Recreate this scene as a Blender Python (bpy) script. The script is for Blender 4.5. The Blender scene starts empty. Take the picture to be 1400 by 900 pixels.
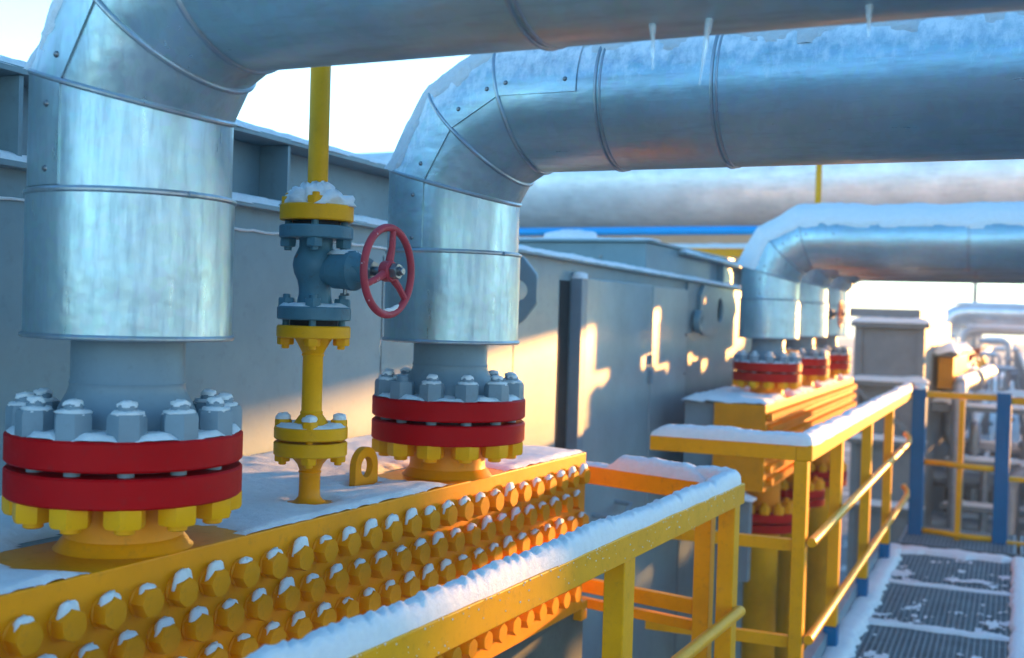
import bpy, math, random
from mathutils import Vector, Matrix, noise
R = math.radians
random.seed(7)
scn = bpy.context.scene
COL = scn.collection

# ------------------------------------------------------------------ materials
def new_mat(name):
    m = bpy.data.materials.new(name); m.use_nodes = True
    nt = m.node_tree; nt.nodes.clear()
    out = nt.nodes.new('ShaderNodeOutputMaterial'); b = nt.nodes.new('ShaderNodeBsdfPrincipled')
    nt.links.new(b.outputs[0], out.inputs[0])
    return m, nt, b
def N(nt, typ, **kw):
    n = nt.nodes.new(typ)
    for k, v in kw.items():
        if k.startswith('i_'):
            key = k[2:]
            n.inputs[int(key) if key.isdigit() else key.replace('_', ' ')].default_value = v
        else: setattr(n, k, v)
    return n
def L(nt, a, b): nt.links.new(a, b)
def coords(nt, scale=(1, 1, 1)):
    tc = N(nt, 'ShaderNodeTexCoord'); mp = N(nt, 'ShaderNodeMapping'); mp.inputs['Scale'].default_value = scale
    L(nt, tc.outputs['Object'], mp.inputs[0]); return mp.outputs[0]
def ramp(nt, src, p0, p1, c0=(0, 0, 0, 1), c1=(1, 1, 1, 1)):
    r = N(nt, 'ShaderNodeValToRGB'); e = r.color_ramp.elements
    e[0].position, e[1].position = p0, p1; e[0].color, e[1].color = c0, c1
    L(nt, src, r.inputs[0]); return r.outputs[0]
def mix(nt, fac, a, b):
    m = N(nt, 'ShaderNodeMix', data_type='RGBA')
    if isinstance(fac, float): m.inputs[0].default_value = fac
    else: L(nt, fac, m.inputs[0])
    for i, v in ((6, a), (7, b)):
        if isinstance(v, tuple): m.inputs[i].default_value = (*v[:3], 1)
        else: L(nt, v, m.inputs[i])
    return m.outputs[2]
def bump(nt, b, h, strength, dist=.01, prev=None):
    n = N(nt, 'ShaderNodeBump'); n.inputs['Strength'].default_value = strength; n.inputs['Distance'].default_value = dist
    L(nt, h, n.inputs['Height'])
    if prev: L(nt, prev, n.inputs['Normal'])
    L(nt, n.outputs[0], b.inputs['Normal']); return n.outputs[0]

def paint(name, col, rough=.45, var=.25, spot=None, scale=6., metallic=0., dirt=(.08, .06, .05), dirt_amt=.35, bumpy=.15, coat=0., spec=.3):
    m, nt, b = new_mat(name); v = coords(nt)
    n1 = N(nt, 'ShaderNodeTexNoise', i_Scale=scale, i_Detail=6., i_Roughness=.65); L(nt, v, n1.inputs['Vector'])
    n2 = N(nt, 'ShaderNodeTexNoise', i_Scale=scale * 9, i_Detail=4., i_Roughness=.7); L(nt, v, n2.inputs['Vector'])
    dark = tuple(c * (1 - var) for c in col); lite = tuple(min(1, c * (1 + var * .5)) for c in col)
    c = mix(nt, ramp(nt, n1.outputs[0], .3, .7), dark, lite)
    d = N(nt, 'ShaderNodeMath', operation='MULTIPLY'); d.inputs[1].default_value = dirt_amt
    L(nt, ramp(nt, n2.outputs[0], .56, .78), d.inputs[0])
    c = mix(nt, d.outputs[0], c, dirt)
    if spot:
        n3 = N(nt, 'ShaderNodeTexNoise', i_Scale=spot[1], i_Detail=5., i_Roughness=.75); L(nt, v, n3.inputs['Vector'])
        c = mix(nt, ramp(nt, n3.outputs[0], spot[2], spot[2] + .03), c, spot[0])
    L(nt, c, b.inputs['Base Color'])
    b.inputs['Metallic'].default_value = metallic; b.inputs['Specular IOR Level'].default_value = spec
    if coat: b.inputs['Coat Weight'].default_value = coat; b.inputs['Coat Roughness'].default_value = .2
    rr = N(nt, 'ShaderNodeMapRange'); rr.inputs[3].default_value = rough * .8; rr.inputs[4].default_value = min(1, rough * 1.3)
    L(nt, n2.outputs[0], rr.inputs[0]); L(nt, rr.outputs[0], b.inputs['Roughness'])
    bump(nt, b, n2.outputs[0], bumpy, .004)
    return m

def galvanised(name, col=(.39, .58, .64), rough=.34, frost=0., axis=2, metal=.8):
    m, nt, b = new_mat(name)
    v = coords(nt)
    st = [7., 7., 7.]; st[axis] = .9
    vs = coords(nt, tuple(st))
    big = N(nt, 'ShaderNodeTexNoise', i_Scale=3.2, i_Detail=4., i_Roughness=.6); L(nt, v, big.inputs['Vector'])
    strk = N(nt, 'ShaderNodeTexNoise', i_Scale=5., i_Detail=5., i_Roughness=.7); L(nt, vs, strk.inputs['Vector'])
    vor = N(nt, 'ShaderNodeTexVoronoi', i_Scale=55.); L(nt, v, vor.inputs['Vector'])
    fine = N(nt, 'ShaderNodeTexNoise', i_Scale=60., i_Detail=3.); L(nt, v, fine.inputs['Vector'])
    c = mix(nt, ramp(nt, big.outputs[0], .3, .72), tuple(x * .8 for x in col), tuple(min(1, x * 1.12) for x in col))
    g = mix(nt, .05, c, vor.outputs['Color'])
    hs = N(nt, 'ShaderNodeHueSaturation'); hs.inputs['Saturation'].default_value = .75; L(nt, g, hs.inputs['Color']); c = hs.outputs[0]
    c = mix(nt, ramp(nt, strk.outputs[0], .52, .75, (0, 0, 0, 1), (.45, .45, .45, 1)), c, (.30, .34, .36))
    rr = N(nt, 'ShaderNodeMapRange'); rr.inputs[1].default_value = .3; rr.inputs[2].default_value = .7
    rr.inputs[3].default_value = rough * .72; rr.inputs[4].default_value = rough * 1.45
    L(nt, strk.outputs[0], rr.inputs[0])
    b.inputs['Metallic'].default_value = metal
    rough_out = rr.outputs[0]
    n = bump(nt, b, big.outputs[0], .30, .03)
    n = bump(nt, b, strk.outputs[0], .10, .008, n)
    n = bump(nt, b, fine.outputs[0], .06, .003, n)
    if frost > 0:      # rime that clings to the upper side and runs down in streaks
        geo = N(nt, 'ShaderNodeNewGeometry'); sx = N(nt, 'ShaderNodeSeparateXYZ'); L(nt, geo.outputs['Normal'], sx.inputs[0])
        fs = coords(nt, (10., 4.5, 4.5))
        fn = N(nt, 'ShaderNodeTexNoise', i_Scale=4., i_Detail=6., i_Roughness=.72); L(nt, fs, fn.inputs['Vector'])
        f2 = N(nt, 'ShaderNodeTexNoise', i_Scale=26., i_Detail=6., i_Roughness=.75); L(nt, v, f2.inputs['Vector'])
        a = N(nt, 'ShaderNodeMath', operation='MULTIPLY_ADD'); L(nt, fn.outputs[0], a.inputs[0]); a.inputs[1].default_value = 1.1
        L(nt, sx.outputs[2], a.inputs[2])
        a2 = N(nt, 'ShaderNodeMath', operation='MULTIPLY_ADD'); L(nt, f2.outputs[0], a2.inputs[0]); a2.inputs[1].default_value = .85; L(nt, a.outputs[0], a2.inputs[2])
        fr = ramp(nt, a2.outputs[0], 1.16 / 2 + .0, 1.0, (0, 0, 0, 1), (1, 1, 1, 1))
        s = N(nt, 'ShaderNodeMath', operation='MULTIPLY'); s.inputs[1].default_value = .5; L(nt, a2.outputs[0], s.inputs[0])
        fr = ramp(nt, s.outputs[0], .56, .80, (0, 0, 0, 1), (.9, .9, .9, 1))
        c = mix(nt, fr, c, (.92, .94, .96))
        mm = N(nt, 'ShaderNodeMapRange'); mm.inputs[3].default_value = metal; mm.inputs[4].default_value = .1; L(nt, fr, mm.inputs[0]); L(nt, mm.outputs[0], b.inputs['Metallic'])
        rx = N(nt, 'ShaderNodeMix'); L(nt, fr, rx.inputs[0]); L(nt, rough_out, rx.inputs[2]); rx.inputs[3].default_value = .6; rough_out = rx.outputs[0]
    L(nt, c, b.inputs['Base Color']); L(nt, rough_out, b.inputs['Roughness'])
    return m

def snow_mat(name, col=(.86, .88, .9), grain=48., strength=.75):
    m, nt, b = new_mat(name); v = coords(nt)
    n1 = N(nt, 'ShaderNodeTexNoise', i_Scale=grain, i_Detail=8., i_Roughness=.75); L(nt, v, n1.inputs['Vector'])
    n2 = N(nt, 'ShaderNodeTexNoise', i_Scale=grain * .15, i_Detail=5.); L(nt, v, n2.inputs['Vector'])
    c = mix(nt, ramp(nt, n1.outputs[0], .3, .6), tuple(x * .9 for x in col), col); L(nt, c, b.inputs['Base Color'])
    b.inputs['Roughness'].default_value = .55
    b.inputs['Subsurface Weight'].default_value = .25; b.inputs['Subsurface Radius'].default_value = (.012, .014, .018)
    b.inputs['Subsurface Scale'].default_value = 1.0
    n = bump(nt, b, n2.outputs[0], .35, .02); bump(nt, b, n1.outputs[0], strength, .012, n)
    return m

MT = dict(
    clad=galvanised('galvanised_sheet'),
    cladh=galvanised('galvanised_sheet_pipe', axis=0, rough=.36),
    cladf=galvanised('frosted_sheet', axis=0, frost=1., rough=.36),
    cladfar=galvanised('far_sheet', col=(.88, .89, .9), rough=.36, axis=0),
    bead=galvanised('sheet_bead', col=(.38, .45, .5), rough=.35),
    grey=paint('casing_grey', (.20, .29, .325), .38, .18, dirt_amt=.25, scale=2.5, bumpy=.12, coat=.08),
    door=paint('door_sheet', (.24, .335, .375), .32, .2, scale=3., dirt_amt=.25, spec=.6),
    greyd=paint('dark_grey', (.10, .12, .13), .5, .2),
    bluegrey=paint('nut_blue_grey', (.20, .27, .32), .4, .15, dirt_amt=.2),
    valve=paint('valve_blue', (.075, .185, .245), .42, .2, spot=((.30, .08, .03), 9., .68), dirt_amt=.5),
    red=paint('flange_red', (.46, .0012, .003), .5, .12, dirt_amt=.22, spec=.12, spot=((.60, .03, .03), 31., .70)),
    yellow=paint('bright_yellow', (.84, .37, .002), .42, .15, dirt_amt=.2, spec=.18),
    orange=paint('header_yellow', (.84, .29, .002), .4, .16, dirt_amt=.24, scale=4., spec=.2, spot=((.30, .10, .012), 17., .71)),
    rail=paint('rail_yellow', (.82, .365, .002), .38, .14, dirt_amt=.28, scale=5., spec=.2, spot=((.20, .07, .02), 24., .715)),
    wheel=paint('wheel_red', (.44, .045, .065), .45, .2, spot=((.62, .45, .45), 30., .63), dirt_amt=.5, scale=14.),
    blue=paint('post_blue', (.0, .13, .30), .5, .15, spec=.1, dirt_amt=.1),
    skyblue=paint('pipe_blue', (.02, .36, .80), .4, .1),
    black=paint('gasket_black', (.02, .02, .022), .7, .2),
    stem=paint('steel_stem', (.25, .26, .27), .35, .2, metallic=.9),
    galv=paint('grating_steel', (.22, .295, .335), .5, .25, spec=.4),
    olive=paint('support_paint', (.10, .115, .10), .6, .25),
    snow=snow_mat('snow'),
    frostsnow=snow_mat('rime_snow', col=(.88, .91, .93), grain=70., strength=1.),
    groundsnow=paint('ground_gravel_snow', (.14, .18, .21), .8, .3, spot=((.55, .58, .6), .5, .56), scale=.8, dirt_amt=.3, bumpy=.5),  # gravel and snow, with yard shade mixed into the dark bluish base
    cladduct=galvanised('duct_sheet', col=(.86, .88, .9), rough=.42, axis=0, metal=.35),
    farpipe=galvanised('far_pipe', col=(.40, .44, .48), rough=.5, axis=0),
    fargrey=paint('far_grey', (.20, .245, .265), .5, .15),
)
m, nt, b = new_mat('ice'); b.inputs['Base Color'].default_value = (.92, .97, 1, 1); b.inputs['Transmission Weight'].default_value = .7
b.inputs['Roughness'].default_value = .12; b.inputs['IOR'].default_value = 1.31; MT['ice'] = m

# ------------------------------------------------------------------ mesh builder
class MB:
    def __init__(s): s.v = []; s.f = []
    def add(s, vs, fs):
        o = len(s.v); s.v += [Vector(v) for v in vs]; s.f += [tuple(i + o for i in f) for f in fs]; return s
    def box(s, lo, hi, rot=None, piv=None):
        x0, y0, z0 = lo; x1, y1, z1 = hi
        vs = [Vector(p) for p in ((x0, y0, z0), (x1, y0, z0), (x1, y1, z0), (x0, y1, z0), (x0, y0, z1), (x1, y0, z1), (x1, y1, z1), (x0, y1, z1))]
        if rot is not None:
            pv = Vector(piv) if piv else (Vector(lo) + Vector(hi)) / 2
            vs = [rot @ (p - pv) + pv for p in vs]
        return s.add(vs, [(0, 3, 2, 1), (4, 5, 6, 7), (0, 1, 5, 4), (1, 2, 6, 5), (2, 3, 7, 6), (3, 0, 4, 7)])
    def bar(s, p0, p1, w, h, up=(0, 0, 1)):
        p0, p1 = Vector(p0), Vector(p1); d = (p1 - p0).normalized(); a = d.cross(Vector(up)).normalized() * w / 2; c = a.cross(d).normalized() * h / 2
        vs = [p + sa * a + sc * c for p in (p0, p1) for sa, sc in ((-1, -1), (1, -1), (1, 1), (-1, 1))]
        return s.add(vs, [(0, 3, 2, 1), (4, 5, 6, 7), (0, 1, 5, 4), (1, 2, 6, 5), (2, 3, 7, 6), (3, 0, 4, 7)])
    def lathe(s, prof, n=48, org=(0, 0, 0), axis=(0, 0, 1), rot0=0., cap=True):
        ax = Vector(axis).normalized(); org = Vector(org)
        a = ax.orthogonal().normalized() if abs(ax.z) < .99 else Vector((1, 0, 0)); c = ax.cross(a)
        vs = []; fs = []; k = len(prof)
        for r, h in prof:
            for i in range(n):
                t = rot0 + 2 * math.pi * i / n
                vs.append(org + ax * h + (a * math.cos(t) + c * math.sin(t)) * r)
        for j in range(k - 1):
            for i in range(n):
                i2 = (i + 1) % n; fs.append((j * n + i, j * n + i2, (j + 1) * n + i2, (j + 1) * n + i))
        if cap:
            fs.append(tuple(range(n - 1, -1, -1))); fs.append(tuple((k - 1) * n + i for i in range(n)))
        return s.add(vs, fs)
    def cyl(s, p0, p1, r, n=24, r1=None):
        p0, p1 = Vector(p0), Vector(p1); return s.lathe([(r, 0), (r if r1 is None else r1, (p1 - p0).length)], n, p0, p1 - p0)
    def tube(s, pts, r, n=12, closed=False, cap=True):
        pts = [Vector(p) for p in pts]; k = len(pts); vs = []; fs = []; prev = None
        for i, p in enumerate(pts):
            if closed: d = (pts[(i + 1) % k] - pts[i - 1]).normalized()
            else: d = ((pts[min(i + 1, k - 1)] - p).normalized() + (p - pts[max(i - 1, 0)]).normalized()).normalized()
            a = d.orthogonal().normalized() if prev is None else (prev - d * prev.dot(d)).normalized()
            prev = a; c = d.cross(a)
            rr = r[i] if isinstance(r, (list, tuple)) else r
            vs += [p + (a * math.cos(2 * math.pi * j / n) + c * math.sin(2 * math.pi * j / n)) * rr for j in range(n)]
        for i in range(k if closed else k - 1):
            i2 = (i + 1) % k
            for j in range(n):
                j2 = (j + 1) % n; fs.append((i * n + j, i * n + j2, i2 * n + j2, i2 * n + j))
        if cap and not closed: fs.append(tuple(range(n - 1, -1, -1))); fs.append(tuple((k - 1) * n + j for j in range(n)))
        return s.add(vs, fs)
    def prism(s, poly, d0, axis='x', hole=None):
        """flat plate cut to an outline (list of 2-D points), d0 = (lo, hi) along axis; hole = (cx, cy, r) with matching vertex count"""
        def P(a, b, d): return (d, a, b) if axis == 'x' else ((a, d, b) if axis == 'y' else (a, b, d))
        n = len(poly); lo, hi = d0
        if hole is None:
            vs = [P(*p, lo) for p in poly] + [P(*p, hi) for p in poly]
            fs = [tuple(range(n - 1, -1, -1)), tuple(range(n, 2 * n))] + [(i, (i + 1) % n, n + (i + 1) % n, n + i) for i in range(n)]
            return s.add(vs, fs)
        cx, cy, r = hole; m = 36
        outer = []
        for i in range(m):                                   # walk the outline at equal angles round the hole
            t = 2 * math.pi * i / m; dx, dy = math.cos(t), math.sin(t); best = 9
            for j in range(n):
                (ax, ay), (bx, by) = poly[j], poly[(j + 1) % n]; ex, ey = bx - ax, by - ay; det = dx * -ey + dy * ex
                if abs(det) < 1e-9: continue
                u = ((ax - cx) * -ey + (ay - cy) * ex) / det; w = (dx * (ay - cy) - dy * (ax - cx)) / det
                if u > 0 and -1e-6 <= w <= 1 + 1e-6: best = min(best, u)
            outer.append((cx + dx * best, cy + dy * best))
        inner = [(cx + r * math.cos(2 * math.pi * i / m), cy + r * math.sin(2 * math.pi * i / m)) for i in range(m)]
        vs = [P(*p, lo) for p in outer] + [P(*p, hi) for p in outer] + [P(*p, lo) for p in inner] + [P(*p, hi) for p in inner]
        fs = []
        for i in range(m):
            j = (i + 1) % m
            fs += [(i, j, m + j, m + i), (2 * m + j, 2 * m + i, 3 * m + i, 3 * m + j), (m + i, m + j, 3 * m + j, 3 * m + i), (j, i, 2 * m + i, 2 * m + j)]
        return s.add(vs, fs)
    def hexnut(s, c, ra, h, axis=(0, 0, 1), stud=None, rot=0.):
        """chamfered hex nut standing on c; stud = (radius, extra length)"""
        n = 24; ax = Vector(axis).normalized(); a = ax.orthogonal().normalized() if abs(ax.z) < .99 else Vector((1, 0, 0)); b_ = ax.cross(a); c = Vector(c)
        rin = ra * .866
        def hexr(t): return rin / math.cos((t % (math.pi / 3)) - math.pi / 6)
        rows = [(0, .97), (.06, 1), (.86, 1), (1., .91)]
        vs = []
        for hh, k in rows:
            for i in range(n):
                t = 2 * math.pi * i / n; r = hexr(t)
                if k < 1: r = min(r, ra * (.93 if hh else .97)) * (k / .93 if hh else 1)
                t += rot
                hz = hh
                if hh == .86: hz = .94 - .12 * (hexr(t - rot) - rin) / (ra - rin)
                vs.append(c + ax * h * hz + (a * math.cos(t) + b_ * math.sin(t)) * r)
        fs = [(j * n + i, j * n + (i + 1) % n, (j + 1) * n + (i + 1) % n, (j + 1) * n + i) for j in range(3) for i in range(n)]
        fs += [tuple(range(n - 1, -1, -1)), tuple(3 * n + i for i in range(n))]
        s.add(vs, fs)
        if stud:
            s.lathe([(stud[0], h * .98), (stud[0], h + stud[1] * .8), (stud[0] * .8, h + stud[1])], 16, c, ax)
        return s
    def build(s, name, mat, parent=None, bevel=0., loc=None, smooth=35, kind=None, label=None):
        me = bpy.data.meshes.new(name); me.from_pydata([tuple(v) for v in s.v], [], s.f); me.update()
        me.materials.append(MT[mat])
        if smooth:
            me.polygons.foreach_set('use_smooth', [True] * len(me.polygons)); me.set_sharp_from_angle(angle=R(smooth))
        o = bpy.data.objects.new(name, me); COL.objects.link(o)
        if parent: o.parent = parent
        if loc: o.location = loc
        if bevel:
            bv = o.modifiers.new('Bevel', 'BEVEL'); bv.width = bevel; bv.segments = 2; bv.limit_method = 'ANGLE'; bv.angle_limit = R(40); bv.harden_normals = True
        if kind: o['kind'] = kind
        if label: o['label'] = label
        return o
def tag(o, label, cat, group=None, kind=None):
    o['label'] = label; o['category'] = cat
    if group: o['group'] = group
    if kind: o['kind'] = kind
    return o
def thing(name, label, cat, loc=(0, 0, 0), rz=0., group=None, kind=None):
    o = bpy.data.objects.new(name, None); COL.objects.link(o); o.location = loc; o.rotation_euler = (0, 0, R(rz)); o.empty_display_size = .1
    return tag(o, label, cat, group, kind)
def copy_tree(o, parent=None):
    c = o.copy(); COL.objects.link(c)
    if parent: c.parent = parent
    for ch in list(o.children): copy_tree(ch, c)
    return c
def fbm(p, oct=4):
    return noise.fractal(Vector(p), .9, 2.1, oct)          # about -1 .. 1

# ------------------------------------------------------------------ snow shapes
def snow_strip(label, pts, w, h, seed, parent=None, step=.02, mat='snow', ragged=.18, na=12, gaps=None, grain=1., rz=None, loc=None, lip=.006, name='snow', taper=.08):
    pts = [Vector(p) for p in pts]; seg = [(pts[i + 1] - pts[i]).length for i in range(len(pts) - 1)]; tot = sum(seg)
    nl = max(4, int(tot / step)); mb = MB(); vs = []; fs = []
    for i in range(nl + 1):
        s = tot * i / nl; q = s; k = 0
        while k < len(seg) - 1 and q > seg[k]: q -= seg[k]; k += 1
        d = (pts[k + 1] - pts[k]).normalized(); p = pts[k] + d * q
        if len(pts) > 2:                                          # round the corners
            for e in range(1, len(pts) - 1):
                se = sum(seg[:e])
                if abs(s - se) < .08:
                    f = (s - se + .08) / .16; d = ((pts[e] - pts[e - 1]).normalized() * (1 - f) + (pts[e + 1] - pts[e]).normalized() * f).normalized()
        lat = Vector((d.y, -d.x, 0)).normalized()
        hh = h * (1 + .30 * fbm((s * 2.6, seed, 0)) + .10 * fbm((s * 15, seed, 5)))
        if gaps:
            for g0, g1 in gaps:
                hh *= 1 - .9 * max(0, min(1, min(s - g0, g1 - s) / .05 + .5))
        end = min(1, s / taper, (tot - s) / taper) if taper else 1
        hh *= max(.05, end) ** .5
        wl = w / 2 * (1 + ragged * fbm((s * 6, seed + 3, 0))) + lip; wr = w / 2 * (1 + ragged * fbm((s * 6, seed + 9, 0))) + lip
        ring = []
        for j in range(na + 1):
            u = -1 + 2 * j / na
            x = u * (wl if u < 0 else wr)
            z = max(0, hh) * max(0, (1 - abs(u) ** 3.0)) ** .55
            nz = grain * (.0034 * fbm((p.x * 55 + seed, p.y * 55 + x * 55, p.z * 55)) + .003 * max(0, fbm((p.x * 26, p.y * 26 + x * 26, seed)))) * (1 if 0 < j < na else .2)
            droop = -.004 if j in (0, na) else 0
            ring.append(p + lat * x + Vector((0, 0, z + nz + droop)))
        vs += ring
    m = na + 1
    for i in range(nl):
        for j in range(na): fs.append((i * m + j, i * m + j + 1, (i + 1) * m + j + 1, (i + 1) * m + j))
        fs.append(((i + 1) * m, (i + 1) * m + na, i * m + na, i * m))
    fs.append(tuple(range(m))); fs.append(tuple(nl * m + j for j in range(na, -1, -1)))
    mb.add(vs, fs)
    o = mb.build(name, mat, parent, smooth=60, loc=loc)
    if rz: o.rotation_euler = (0, 0, R(rz))
    if parent is None: tag(o, label, 'snow', kind='stuff')
    return o
def snow_sheet(label, x0, x1, y0, y1, z, t, seed, holes=(), step=.015, loc=(0, 0, 0), rz=0, mat='snow', name='snow', edge=.012, extra=None):
    """thin lying snow; where it has melted it dips below the plate it lies on"""
    nx = max(2, int((x1 - x0) / step)); ny = max(2, int((y1 - y0) / step)); vs = []; fs = []
    for i in range(ny + 1):
        for j in range(nx + 1):
            x = x0 + (x1 - x0) * j / nx; y = y0 + (y1 - y0) * i / ny
            h = t * (1 + .5 * fbm((x * 7, y * 7, seed))) + .0022 * fbm((x * 60, y * 60, seed))
            if extra: h += extra(x, y)
            k = 1.
            for cx, cy, rx, ry in holes:
                dd = math.hypot((x - cx) / rx, (y - cy) / ry) + .16 * fbm((x * 13, y * 13, seed + 4))
                k = min(k, (dd - 1) / .22)
            e = min(x - x0, x1 - x, y - y0, y1 - y)
            if e < edge: k = min(k, e / edge * 1.2 + .15 + .5 * fbm((x * 20, y * 20, seed + 8)))
            h = h * min(1, max(-.5, k)) if k < 1 else h
            vs.append(Vector((x, y, z + (h if h > 0 else -.004))))
    m = nx + 1
    for i in range(ny):
        for j in range(nx):
            q = (i * m + j, i * m + j + 1, (i + 1) * m + j + 1, (i + 1) * m + j)
            if any(vs[a].z > z for a in q): fs.append(q)
    o = MB().add(vs, fs).build(name, mat, None, smooth=70, loc=loc); o.rotation_euler = (0, 0, R(rz))
    return tag(o, label, 'snow', kind='stuff')
def snow_dome(mb, c, rx, ry, h, seed, n=14, k=5, lump=.25):
    """small cushion of snow lying on c"""
    vs = []; fs = []; c = Vector(c)
    for j in range(k + 1):
        a = math.pi / 2 * j / k
        for i in range(n):
            t = 2 * math.pi * i / n; f = 1 + lump * fbm((math.cos(t) * 1.7 + seed, math.sin(t) * 1.7, a * 1.5))
            vs.append(c + Vector((math.cos(t) * rx * math.cos(a) ** .6 * f, math.sin(t) * ry * math.cos(a) ** .6 * f, h * math.sin(a) * f - (.002 if j == 0 else 0))))
    for j in range(k):
        for i in range(n): fs.append((j * n + i, j * n + (i + 1) % n, (j + 1) * n + (i + 1) % n, (j + 1) * n + i))
    fs.append(tuple(k * n + i for i in range(n))); fs.append(tuple(range(n - 1, -1, -1)))
    return mb.add(vs, fs)

# ------------------------------------------------------------------ the insulated pipes
PR = .181                                  # radius of the sheet jacket
FZ = 1.382 - 1.164                         # top of upper flange above the header
class Route:
    """sheet jacket: up, two mitred gores, then level towards +X; local origin on the header top under the nozzle"""
    def __init__(s, zc, length, gore=.159, zb=1.535):
        r = R(30); z1 = zc - gore * 1.366
        s.d = [Vector((math.sin(a), 0, math.cos(a))) for a in (0, R(30), R(60), R(90))]
        s.c = [Vector((0, 0, zb - 1.164)), Vector((0, 0, z1))]
        s.c.append(s.c[1] + s.d[1] * gore); s.c.append(s.c[2] + s.d[2] * gore); s.c.append(s.c[3] + s.d[3] * length)
        s.n = [Vector((-math.cos(a), 0, math.sin(a))) for a in (0, R(30), R(60), R(90))]
    def pt(s, seg, t, phi, r):
        b = Vector((0, 1, 0)); k = r * math.sin(phi) * math.tan(R(15))
        off = b * math.cos(phi) * r + s.n[seg] * math.sin(phi) * r
        if seg in (0, 3):                        # only the end that meets the mitre is cut askew
            ln = (s.c[seg + 1] - s.c[seg]).length; e = k * max(0, (t - .6) / .4) if seg == 0 else -k * max(0, 1 - t * ln / .2)
            return s.c[seg] + off + s.d[seg] * (ln * t + e)
        p0 = s.c[seg] + off + (s.d[seg] * -k if seg > 0 else Vector()); p1 = s.c[seg + 1] + off + (s.d[seg] * k if seg < 3 else Vector())
        return p0.lerp(p1, t)
    def shell(s, mb, seg, r, n=72, t0=0, t1=1, nt=1, phi0=0, phi1=2 * math.pi):
        full = phi1 - phi0 > 6.28; cnt = n if full else n + 1; vs = []; fs = []
        for i in range(nt + 1):
            for j in range(cnt): vs.append(s.pt(seg, t0 + (t1 - t0) * i / nt, phi0 + (phi1 - phi0) * j / n, r))
        for i in range(nt):
            for j in range(n):
                j2 = (j + 1) % cnt; fs.append((i * cnt + j, (i + 1) * cnt + j, (i + 1) * cnt + j2, i * cnt + j2))
        return mb.add(vs, fs)
    def ring(s, mb, seg, t, r, rad, n=80):
        return mb.tube([s.pt(seg, t, 2 * math.pi * i / n, r) for i in range(n)], rad, 10, closed=True)

def flange_disc(mb, r, z0, z1, bore=.1, e=.004, n=96):
    return mb.lathe([(bore, z0), (r - e, z0), (r, z0 + e), (r, z1 - e), (r - e, z1), (bore, z1)], n, cap=False)
FR, BC, NB = .2135, .178, 12
BOLT0 = R(15) + math.atan2(-2.84, 1.62)    # bolt holes straddle the line to the walkway

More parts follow.
